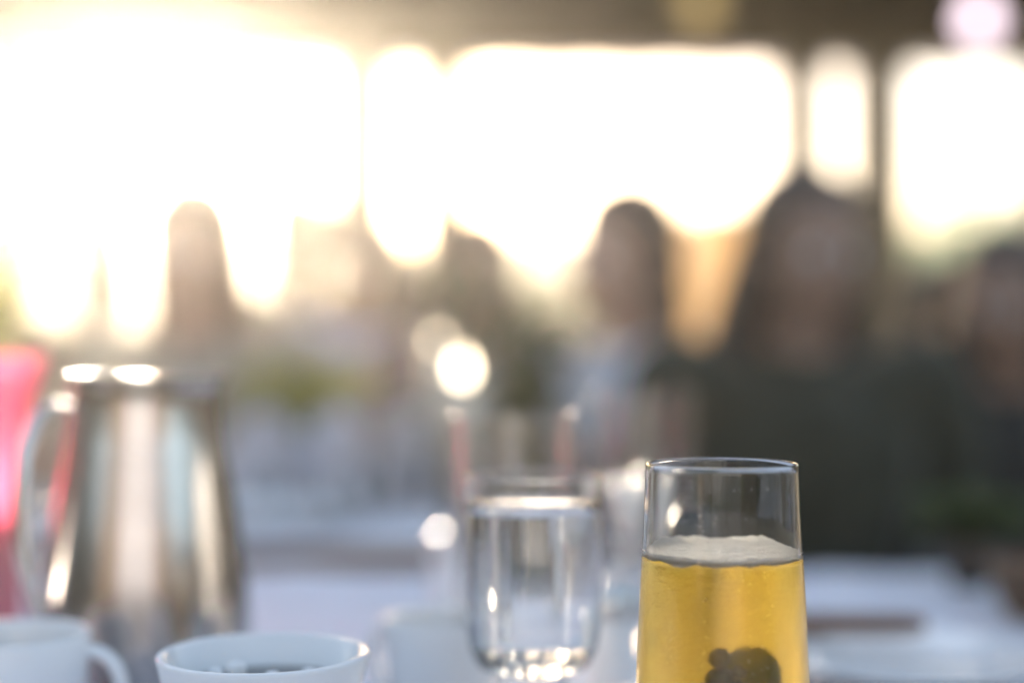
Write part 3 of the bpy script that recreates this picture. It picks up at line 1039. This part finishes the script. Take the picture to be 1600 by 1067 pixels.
# ------------------------------------------------------------------ pink glass candle holder
ph = thing('candle_holder', 'pink flared glass candle holder with lit candle at left edge', 'candle holder', (-0.364, 0.95, TABLE + 0.0030))
prof = [(0, 0.0), (0.033, 0.0), (0.036, 0.003), (0.0365, 0.03), (0.0360, 0.08), (0.0358, 0.12), (0.0368, 0.145), (0.041, 0.165), (0.047, 0.180), (0.0495, 0.190), (0.0492, 0.1912), (0.0480, 0.190), (0.0455, 0.180), (0.0395, 0.165), (0.0353, 0.145), (0.0343, 0.12), (0.0346, 0.08), (0.0350, 0.03), (0.033, 0.008), (0, 0.008)]
bm = bmesh.new(); lathe(bm, prof, 96); mesh_obj('glass_shade', bm, M['pink_glass'], ph)
cd = thing('pillar_candle', 'dark red candle burning inside the pink glass holder', 'candle', (-0.364, 0.95, TABLE + 0.0108))
bm = bmesh.new(); lathe(bm, [(0, 0), (0.027, 0), (0.027, 0.078), (0.025, 0.081), (0.018, 0.079), (0, 0.077)], 48); mesh_obj('wax', bm, M['wax_red'], cd)
bm = bmesh.new(); tube(bm, [(0, 0, 0.076), (0.0005, 0, 0.084), (0.0012, 0, 0.089)], 0.0009, 6); mesh_obj('wick', bm, M['black_plastic'], cd)


def flame(parent, x, z, s, m='flame'):
    bm = bmesh.new()
    lathe(bm, [(0, 0), (0.35 * s, 0.12 * s), (0.62 * s, 0.5 * s), (0.66 * s, 0.9 * s), (0.48 * s, 1.6 * s), (0.22 * s, 2.3 * s), (0, 2.9 * s)], 20)
    o = mesh_obj('flame', bm, M[m], parent)
    o.location = (x, 0, z)


flame(cd, 0.0012, 0.087, 0.0095, 'flame_big')


# ------------------------------------------------------------------ small things on the second table
def glint_candle(px, py, Y, label, s=1.0):  # glowing stand-in for a sun glint on far glassware
    x = (px - 800) / 2222 * Y
    z = TABLE + 0.0030
    h = at(px, py, Y).z - z
    root = thing('glint_holder', label, 'candle', (x, Y, z), 0, 'lights added for sun glints on the second table')
    bm = bmesh.new()
    rr_ = 0.026 * s
    lathe(bm, [(0, 0), (rr_ * .8, 0), (rr_ * .85, .003), (rr_, h + .02), (rr_ - .0008, h + .0207), (rr_ - .0016, h + .02), (rr_ * .8, .008), (0, .008)], 48)
    mesh_obj('glass_cup', bm, M['glass_thin'], root)
    bm = bmesh.new(); lathe(bm, [(0, .0085), (rr_ * .62, .0085), (rr_ * .62, h - .016), (0, h - .017)], 32)
    w = mesh_obj('wax', bm, M['wax'], root)
    bm = bmesh.new(); tube(bm, [(0, 0, h - .018), (0, 0, h - .006)], 0.0008, 6); mesh_obj('wick', bm, M['black_plastic'], w)
    flame(root, 0, h - .010, 0.0068 * s if s > 1 else .0048)
    return root



glint_candle(722, 578, 1.86, 'tall glass light added for the brightest sun glint in the middle of the second table', 1.6)
glint_candle(683, 527, 1.95, 'dimmer light added for a sun glint behind and left of the brightest one', 0.9)


def far_glass(px, Y, r, h, label, m=None):
    x = (px - 800) / 2222 * Y
    root = thing('water_glass', label, 'glass', (x, Y, TABLE + 0.0030), 0, 'drinking glasses on the tables')
    tumbler_obj('glass_body', [(0, 0), (r * .8, 0), (r * .85, .003), (r * .92, h * .4), (r, h)], 0.0016, 0.01, m or M['glass'], root, 40)
    return root


far_glass(545, 1.75, 0.036, 0.13, 'water glass alone on the left part of the second table')
far_glass(415, 1.83, 0.034, 0.14, 'water glass in front of the left people beside the pale plate')
far_glass(640, 1.85, 0.033, 0.15, 'water glass left of the brightest glint light')
far_glass(590, 1.80, 0.034, 0.14, 'water glass in the middle of the second table near the far edge')


# made-up steel-capped shakers, added to throw small sun glints
def shaker(px, Y, label, fill):
    x = (px - 800) / 2222 * Y
    root = thing('glint_shaker', label, 'shaker', (x, Y, TABLE + 0.0030), 0, 'steel-capped shakers added for glints')
    bm = bmesh.new(); lathe(bm, [(0, 0), (.016, 0), (.017, .004), (.0145, .035), (.014, .040), (0, .040)], 32); mesh_obj('jar', bm, fill, root)
    bm = bmesh.new(); lathe(bm, [(0, .0405), (.0155, .0405), (.0155, .048), (.013, .055), (.008, .060), (0, .0615)], 32); mesh_obj('cap', bm, M['satin_steel'], root)


pm = thing('glint_mill', 'clear mill with black dome, added for a glint behind the top of the beer glass', 'pepper mill', (0.0925, 0.76, TABLE + 0.0030))  # invented mill, its dome placed to catch a sun glint
bm = bmesh.new(); lathe(bm, [(0, 0), (.019, 0), (.020, .004), (.017, .03), (.0155, .06), (.017, .084), (0, .084)], 40); mesh_obj('mill_body', bm, M['glass'], pm)
bm = bmesh.new(); lathe(bm, [(0, .0845), (.0178, .0845), (.0178, .094), (.0165, .101), (.012, .1075), (.006, .111), (0, .112)], 40); mesh_obj('dome', bm, M['black_gloss'], pm)

shaker(704, 1.08, 'shaker with domed steel cap, added for its glint, by the table edge left of the clear glasses', M['salt'])

shaker(957, 0.83, 'shaker with domed steel cap, added for its glint, standing close behind the beer glass', M['salt'])


# napkins folded upright and plates on the second table
def napkin(x, y, rz, label):
    root = thing('folded_napkin', label, 'napkin', (x, y, TABLE + 0.0016), rz, 'napkins standing on the second table')
    bm = bmesh.new()
    for side in (-1, 1):
        n_ = 9
        G = {}
        for i in range(n_ + 1):
            for j in range(7):
                u_, v_ = i / n_, j / 6
                w_ = .085 * (1 - .62 * v_)
                G[i, j] = bm.verts.new(((u_ - .5) * 2 * w_, side * (.045 * (1 - v_) * (1 - (2 * u_ - 1) ** 2) + .002) + .004 * math.sin(u_ * 14) * (1 - v_), .125 * v_ * (1 - .12 * abs(2 * u_ - 1))))
        for i in range(n_):
            for j in range(6):
                bm.faces.new((G[i, j], G[i + 1, j], G[i + 1, j + 1], G[i, j + 1]))
    o = mesh_obj('linen', bm, M['napkin'], root)
    md = o.modifiers.new('thickness', 'SOLIDIFY'); md.thickness = .002
    return root


M['napkin'] = cloth('white_napkin', (0.74, 0.74, 0.80), .3)
for x, y, rz, lab in ((-.335, 1.93, 5, 'standing white napkin second from the left behind the coffee pot'), (-.52, 1.90, -10, 'leftmost standing white napkin beyond the coffee pot'), (-.135, 1.96, -4, 'rightmost standing white napkin below the added glint lights'), (-.235, 1.90, 8, 'standing white napkin between two others in the middle of the second table')):
    napkin(x, y, R(rz), lab)
for k, (x, y, lab) in enumerate(((-.30, 1.68, 'white dinner plate at the front middle of the second table'), (-.62, 1.68, 'white dinner plate at the left of the second table beyond the coffee pot'))):
    root = thing('dinner_plate', lab, 'plate', (x, y, TABLE + 0.0016), 0, 'plates on the second table')
    bm = bmesh.new()
    lathe(bm, [(0, 0.001), (0.075, 0.001), (0.076, 0), (0.08, 0), (0.083, 0.004), (0.124, 0.017), (0.126, 0.018), (0.1255, 0.0195), (0.122, 0.019), (0.083, 0.0075), (0.075, 0.005), (0, 0.005)], 64)
    mesh_obj('plate_body', bm, M['white_china'], root)

# table plant in terracotta pot at left, yellow-green; others green
def leafy_plant(name, label, x, y, z, potr, h, w, n, leaf, m, seed, cat='plant', pot='terracotta'):
    rnd = random.Random(seed)
    root = thing(name, label, cat, (x, y, z), 0, 'potted plants')
    bm = bmesh.new()
    lathe(bm, [(0, 0), (potr * .7, 0), (potr * .98, potr * 1.5), (potr * 1.08, potr * 1.5), (potr * 1.08, potr * 1.8), (potr * .95, potr * 1.8), (potr * .93, potr * 1.5), (0, potr * 1.5)], 36)
    mesh_obj('pot', bm, M[pot], root)
    b1 = bmesh.new(); b2 = bmesh.new()
    random.seed(seed)
    z0 = potr * 1.5
    for k in range(n):
        a = k * 2.39996
        L = rnd.uniform(.45, 1)
        tip = Vector((math.cos(a) * w * L * rnd.uniform(.3, 1), math.sin(a) * w * L * rnd.uniform(.3, 1), z0 + h * rnd.uniform(.35, 1)))
        mid = Vector((tip.x * .35, tip.y * .35, z0 + (tip.z - z0) * .6))
        tube(b1, [(0, 0, z0 - .004), mid, tip], [.0022, .0016, .001], 5)
        for q in range(6):
            t = .4 + .6 * q / 5
            c = mid.lerp(tip, t)
            nrm = Vector((rnd.gauss(0, .5), rnd.gauss(0, .5) - .3, 1)).normalized()
            leaf_faces(b2, c + Vector((rnd.gauss(0, leaf), rnd.gauss(0, leaf), 0)), leaf * rnd.uniform(.7, 1.2), nrm)
    mesh_obj('stems', b1, M['leaf_herb'], root)
    mesh_obj('leaves', b2, m, root, False)
    return root


leafy_plant('potted_plant', 'yellow-green leafy plant in a clay pot at the left edge', -0.70, 1.72, TABLE + .0026, .06, .26, .15, 46, .030, M['leaf_yellow'], 3)
leafy_plant('potted_plant', 'low olive-yellow plant behind the second table beside the lavender shirt', -0.30, 2.03, TABLE + .0026, .042, .13, .11, 46, .022, M['leaf_yellow'], 8, pot='black_plastic')
leafy_plant('potted_plant', 'dark green plant in the middle between two seated people', -0.012, 2.32, 0.002, .13, .90, .15, 90, .035, M['leaf_herb'], 5)
leafy_plant('potted_plant', 'bright green herb plant at the right end of the near table', 0.385, 1.20, TABLE + .0026, .022, .045, .06, 20, .015, M['leaf_olive'], 6, pot='bark')


# ------------------------------------------------------------------ people
skin_tones = [noisy('skin_light', (0.42, 0.24, 0.17), (0.52, 0.32, 0.23), 12, 0.55, 0.1), noisy('skin_tan', (0.20, 0.12, 0.085), (0.27, 0.165, 0.12), 12, 0.55, 0.1)]
eye_m = noisy('eye_white', (0.6,) * 3, (0.7,) * 3, 30, 0.2, 0.0)
iris_m = noisy('eye_dark', (0.02, 0.012, 0.008), (0.04, 0.025, 0.015), 30, 0.2, 0.0)


def chair(x, y, rz, label):
    if not hasattr(chair, 'src'):
        root = thing('dining_chair', label, 'chair', (x, y, 0.001), rz, 'wooden chairs under the seated people')
        bm = bmesh.new(); box(bm, (-.21, -.21, .42), (.21, .21, .445), .006); mesh_obj('seat', bm, M['chair_wood'], root, False)
        for sx in (-1, 1):
            bm = bmesh.new(); box(bm, (sx * .185 - .018, -.205, 0), (sx * .185 + .018, -.169, .4195), .004); mesh_obj('leg', bm, M['chair_wood'], root, False)
            bm = bmesh.new(); box(bm, (sx * .19 - .018, .215, 0), (sx * .19 + .018, .25, .86), .004); mesh_obj('leg', bm, M['chair_wood'], root, False)
        for k, z in enumerate((.56, .67, .78)):
            bm = bmesh.new(); box(bm, (-.171, .222, z), (.171, .24, z + .06), .004); mesh_obj('back_slat', bm, M['chair_wood'], root, False)
        chair.src = root
        return root
    return dup(chair.src, (x, y, 0.001), rz, label)


def person(label, x, y, rz, head_top, shirt, trousers, hair_m, hair='short', skin=0, lean=0.08, turn=0.0, nod=0.0, arms='table', wide=1.0, sit=True):
    """Seated figure facing -Y before turning; head_top is the height of the crown."""
    S = head_top / 1.27
    root = thing('person', label, 'person', (x, y, 0.001), rz, 'people seated at the tables')
    sk = skin_tones[skin]
    seat = 0.448 / S
    # joints
    hipz = seat + 0.10
    pel = Vector((0, 0.02, hipz))
    ch = Vector((0, 0.02 - lean * .7, hipz + 0.36))
    nk = Vector((0, 0.015 - lean, hipz + 0.50))
    # the crown sits 1.27 up
    hc = Vector((0, nk.y - 0.02, 1.27 - 0.118))
    nk.z = hc.z - 0.15
    ch.z = nk.z - 0.15
    hrot = Quaternion((0, 0, 1), turn) @ Quaternion((1, 0, 0), nod)
    HR = hrot.to_matrix()

    def hp_(v): return hc + HR @ Vector(v)
    shw = 0.175 * wide
    sh = [Vector((s * shw, nk.y + .015, nk.z - 0.045)) for s in (-1, 1)]
    if arms == 'table':
        el = [Vector((s * (shw + .07), sh[0].y - .06, max(sh[0].z - .27, TABLE / S - .04))) for s in (-1, 1)]
        wr = [Vector((s * .13, sh[0].y - .27, TABLE / S + .045)) for s in (-1, 1)]
    elif arms == 'chin':
        el = [Vector((-(shw + .03), sh[0].y - .18, TABLE / S + .05)), Vector((shw + .06, sh[0].y - .06, sh[0].z - .26))]
        wr = [Vector((-.07, hc.y - .085, hc.z - .20)), Vector((.12, sh[0].y - .26, TABLE / S + .045))]
    else:
        el = [Vector((s * (shw + .05), sh[0].y - .01, sh[0].z - .27)) for s in (-1, 1)]
        wr = [Vector((s * .10, sh[0].y - .20, seat + .19)) for s in (-1, 1)]
    knee = [Vector((s * .10, -.42, seat + .065)) for s in (-1, 1)]
    hip = [Vector((s * .085, 0.0, seat + .085)) for s in (-1, 1)]
    ank = [Vector((s * .11, -.40, .075)) for s in (-1, 1)]

    # body: one continuous skin
    bm = bmesh.new()
    capsule(bm, pel - Vector((.06, 0, 0)), pel + Vector((.06, 0, 0)), .105, .105)
    capsule(bm, pel, ch, .12, .125)
    for s in (-1, 1):
        capsule(bm, pel + Vector((s * .04, 0, .03)), ch + Vector((s * .06 * wide, 0, 0)), .10, .108)
        capsule(bm, ch + Vector((s * .05, 0, .04)), Vector((s * shw * .92, sh[0].y, sh[0].z)), .085, .058)
    capsule(bm, ch + Vector((0, .02, .06)), nk + Vector((0, .02, -.02)), .085, .062)
    capsule(bm, nk - Vector((0, -.01, .03)), hp_((0, .02, -.06)), .056, .052)
    ball(bm, hp_((0, .012, .025)), (.074, .093, .09), HR, 24)
    ball(bm, hp_((0, -.022, -.045)), (.056, .062, .066), HR, 24)
    ball(bm, hp_((0, -.058, -.088)), (.024, .024, .02), HR, 16)
    capsule(bm, hp_((0, -.078, .005)), hp_((0, -.097, -.032)), .008, .013)
    for s in (-1, 1):
        ball(bm, hp_((s * .073, .012, -.015)), (.009, .020, .031), HR, 12)
        ball(bm, hp_((s * .036, -.062, -.03)), (.022, .018, .018), HR, 12)
    capsule(bm, hp_((-.036, -.076, .018)), hp_((.036, -.076, .018)), .010, .010)
    ball(bm, hp_((0, -.079, -.058)), (.023, .010, .007), HR, 12)
    ball(bm, hp_((0, -.077, -.069)), (.019, .010, .007), HR, 12)
    for k, s in enumerate((-1, 1)):
        capsule(bm, sh[k], el[k], .048, .039)
        capsule(bm, el[k], wr[k], .039, .026)
        d = (wr[k] - el[k]).normalized()
        up = Vector((0, 0, 1))
        side = d.cross(up).normalized()
        palm = wr[k] + d * .045
        capsule(bm, wr[k], palm - side * .018, .024, .018)
        capsule(bm, wr[k], palm + side * .018, .024, .018)
        capsule(bm, palm - side * .02, palm + side * .02, .017, .017)
        for q in range(4):
            b0 = palm + d * .015 + side * (-.030 + .020 * q)
            Lf = (.050, .058, .054, .042)[q]
            k1 = b0 + d * Lf * .5 - up * .004
            k2 = k1 + d * Lf * .42 - up * .020
            capsule(bm, b0, k1, .0092, .0085, 10)
            capsule(bm, k1, k2, .0085, .0075, 10)
        thb = wr[k] + d * .012 + side * (-s) * .028
        capsule(bm, thb, thb + d * .030 + side * (-s) * .018, .012, .010, 10)
        capsule(bm, thb + d * .030 + side * (-s) * .018, thb + d * .056 + side * (-s) * .018, .010, .008, 10)
        capsule(bm, hip[k], knee[k], .082, .056)
        capsule(bm, knee[k], ank[k], .054, .036)
        capsule(bm, ank[k], ank[k] + Vector((0, -.13, -.035)), .035, .028)
    body = remeshed('body', bm, sk, root, 0.0085, 3)

    # shirt
    bm = bmesh.new()
    g = .014
    capsule(bm, pel - Vector((.06, 0, -.01)), pel + Vector((.06, 0, .01)), .108 + g, .108 + g)
    capsule(bm, pel, ch, .122 + g, .127 + g)
    for k, s in enumerate((-1, 1)):
        capsule(bm, pel + Vector((s * .04, 0, .03)), ch + Vector((s * .06 * wide, 0, 0)), .10 + g, .11 + g)
        capsule(bm, ch + Vector((s * .05, 0, .03)), Vector((s * shw * .92, sh[0].y, sh[0].z)), .086 + g, .06 + g)
        capsule(bm, sh[k], el[k], .05 + g, .042 + g)
        capsule(bm, el[k], el[k].lerp(wr[k], .85), .042 + g, .030 + g)
    capsule(bm, ch + Vector((0, .02, .05)), nk + Vector((0, .02, -.035)), .086 + g, .058 + g)
    o = remeshed('shirt', bm, shirt, root, 0.011, 3)
    nl = [v_.normal.copy() for v_ in o.data.vertices]
    for v_, vn in zip(o.data.vertices, nl):
        nz = noise.noise(v_.co * 14) * .006 + noise.noise(Vector((v_.co.x * 30, v_.co.y * 30, v_.co.z * 9))) * .004
        v_.co += vn * nz
    # trousers
    bm = bmesh.new()
    capsule(bm, pel - Vector((.055, 0, .02)), pel + Vector((.055, 0, -.02)), .112, .112)
    for k in (0, 1):
        capsule(bm, hip[k], knee[k], .094, .068)
        capsule(bm, knee[k], ank[k] + Vector((0, 0, .03)), .067, .052)
    remeshed('trousers', bm, trousers, root, 0.012, 3)
    for k in (0, 1):
        bm = bmesh.new()
        capsule(bm, ank[k] + Vector((0, .01, -.03)), ank[k] + Vector((0, -.15, -.036)), .040, .036)
        capsule(bm, ank[k] + Vector((0, .01, -.01)), ank[k] + Vector((0, .01, .01)), .042, .042)
        for v_ in bm.verts: v_.co.z = max(v_.co.z, 0.0)
        mesh_obj('shoe', bm, M['black_plastic'], root)
    # hair
    bm = bmesh.new()
    ball(bm, hp_((0, .022, .034)), (.086, .098, .094), HR, 24)
    ball(bm, hp_((0, .045, -.01)), (.080, .072, .085), HR, 20)
    if hair == 'long':
        for s in (-1, 1):
            capsule(bm, hp_((s * .066, .03, .0)), hp_((s * .092, .045, -.13)), .034, .04)
            capsule(bm, hp_((s * .092, .045, -.13)), hp_((s * .085, .02, -.24)), .04, .022)
        capsule(bm, hp_((0, .075, -.02)), hp_((0, .10, -.20)), .07, .055)
    elif hair == 'bob':
        for s in (-1, 1):
            capsule(bm, hp_((s * .058, .03, .0)), hp_((s * .060, .035, -.11)), .032, .028)
        capsule(bm, hp_((0, .06, -.02)), hp_((0, .07, -.10)), .062, .055)
    elif hair == 'bun':
        ball(bm, hp_((0, .06, .125)), (.045, .045, .04), HR, 16)
    ho = remeshed('hair', bm, hair_m, root, 0.008, 2)
    # open the face: pull the front below the hairline inside the head
    HI = HR.inverted()
    nl = [v_.normal.copy() for v_ in ho.data.vertices]
    for v_, vn in zip(ho.data.vertices, nl):
        l_ = HI @ (v_.co - hc)
        if l_.y < -.015 and l_.z < .055 and abs(l_.x) < .066:
            v_.co = hc + HR @ Vector((l_.x * .8, -.01, l_.z))
        else:
            v_.co += vn * noise.noise(Vector((l_.x * 60, l_.y * 60, l_.z * 12))) * .005
    for s in (-1, 1):
        bm = bmesh.new(); ball(bm, hp_((s * .030, -.0735, -.004)), .0115, None, 14); e_ = mesh_obj('eye', bm, eye_m, root)
        bm = bmesh.new(); ball(bm, hp_((s * .030, -.0835, -.004)), (.0052, .0026, .0052), HR, 10); mesh_obj('iris', bm, iris_m, e_)
    root.scale = (S, S, S)
    return root


C = {
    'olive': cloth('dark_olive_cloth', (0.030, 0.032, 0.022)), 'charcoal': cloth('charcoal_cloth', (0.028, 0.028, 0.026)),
    'blue': cloth('pale_blue_cloth', (0.74, 0.78, 0.90), .15), 'lavender': cloth('lavender_cloth', (0.42, 0.40, 0.55), .15),
    'mauve': cloth('mauve_cloth', (0.16, 0.10, 0.11)), 'beige': cloth('beige_cloth', (0.36, 0.30, 0.24), .1),
    'denim': cloth('dark_denim', (0.04, 0.05, 0.08)), 'peach': cloth('peach_cloth', (0.80, 0.50, 0.27), .6),
    'brown': cloth('brown_cloth', (0.10, 0.065, 0.045)), 'white': cloth('white_shirt', (0.6, 0.6, 0.66), .15),
}
H = {
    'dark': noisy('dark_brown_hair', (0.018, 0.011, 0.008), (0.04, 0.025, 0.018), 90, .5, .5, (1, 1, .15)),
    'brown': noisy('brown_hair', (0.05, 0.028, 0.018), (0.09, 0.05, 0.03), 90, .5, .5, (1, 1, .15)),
    'blond': cloth('blond_hair', (0.85, 0.55, 0.27), .65),
}
# (px, Y, top_py, rz, shirt, trousers, hair, style, lean, turn, arms, wide, label)
folk = [
    (1226, 2.05, 280, 8, 'olive', 'charcoal', 'dark', 'long', .10, .15, 'lap', 1.18, 'large dark-haired person in olive black clothes right of centre'),
    (1048, 2.40, 304, -34, 'blue', 'denim', 'brown', 'bob', .17, -.3, 'table', 1.15, 'person in a pale blue shirt turned toward the middle'),
    (738, 2.75, 345, 10, 'mauve', 'denim', 'brown', 'long', .08, .3, 'table', 1.0, 'person in a mauve top at the centre near the second post'),
    (590, 3.5, 345, -10, 'lavender', 'denim', 'brown', 'long', .08, -.3, 'table', 1.0, 'person in a lavender top beneath the left post'),
    (467, 4.15, 300, 15, 'brown', 'denim', 'brown', 'bob', .06, .4, 'lap', 1.0, 'person in brown sitting second from the glare on the left'),
    (332, 2.35, 292, -12, 'beige', 'denim', 'brown', 'bob', .08, .2, 'table', 1.0, 'person in beige with tall head in the left glare'),
    (150, 3.9, 347, 20, 'brown', 'denim', 'brown', 'bob', .08, -.3, 'table', 1.0, 'leftmost seated person washed out by the sun'),
    (1452, 2.65, 418, 10, 'olive', 'charcoal', 'dark', 'bob', .10, .4, 'chin', 1.0, 'hunched dark-haired person behind on the right'),
    (1560, 2.2, 372, -12, 'charcoal', 'charcoal', 'dark', 'long', .10, -.3, 'lap', 1.1, 'dark person in charcoal at the right edge'),
]
for px, Y, tp, rz, sh_, tr_, ha, st, lean, turn, arms, wide, lab in folk:
    x = (px - 800) / 2222 * Y
    top = at(px, tp, Y).z
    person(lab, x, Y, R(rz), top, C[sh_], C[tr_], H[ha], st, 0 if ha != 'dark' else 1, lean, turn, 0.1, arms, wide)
    chair(x, Y + .02, R(rz), 'wooden slatted chair under the ' + lab.replace('person', 'sitter').split(' at ')[0].split(' in the ')[0])

# ------------------------------------------------------------------ made-up peach banner, thin so the sun glows through
bn = thing('glow_banner', 'made-up peach cloth standing in for a backlit glow between two dark figures', 'banner', ((1122 - 800) / 2222 * 8.6, 8.6, -0.05))
bm = bmesh.new()
tube(bm, [(-.18, 0, 0), (-.18, 0, 1.2), (-.18, 0, 1.93)], .012, 10)
tube(bm, [(-.18, 0, 1.90), (0, 0, 1.905), (.18, 0, 1.90)], .008, 8)
mesh_obj('pole', bm, M['dark_wood'], bn)
bm = bmesh.new()
G = {}
for i in range(25):
    for j in range(41):
        x = -.165 + .335 * i / 24; z = .45 + 1.44 * j / 40
        G[i, j] = bm.verts.new((x, .022 * math.sin(x * 22 + z * 1.5) * (1 - j / 46) + .01 * noise.noise(Vector((x * 5, z * 4, 2))), z))
for i in range(24):
    for j in range(40):
        bm.faces.new((G[i, j], G[i + 1, j], G[i + 1, j + 1], G[i, j + 1]))
bo = mesh_obj('cloth', bm, cloth('peach_banner_cloth', (0.50, 0.39, 0.25), .7), bn)
sm_ = bo.modifiers.new('thickness', 'SOLIDIFY'); sm_.thickness = 0.0015

# ------------------------------------------------------------------ haze
m, nt, p, out = mat('lens_glare_air')  # sunlit air added to stand in for lens glare
nt.nodes.remove(p)
pvn = nt.nodes.new('ShaderNodeVolumePrincipled')
pvn.inputs['Color'].default_value = (1.0, 0.93, 0.82, 1)
pvn.inputs['Density'].default_value = 0.0056
pvn.inputs['Anisotropy'].default_value = 0.865
nt.links.new(pvn.outputs[0], out.inputs['Volume'])
bm = bmesh.new()
box(bm, (-75, -8, -1.8), (75, 62, 7.2))
hz = mesh_obj('glare_haze', bm, m, None, False)
tag(hz, kind='stuff')
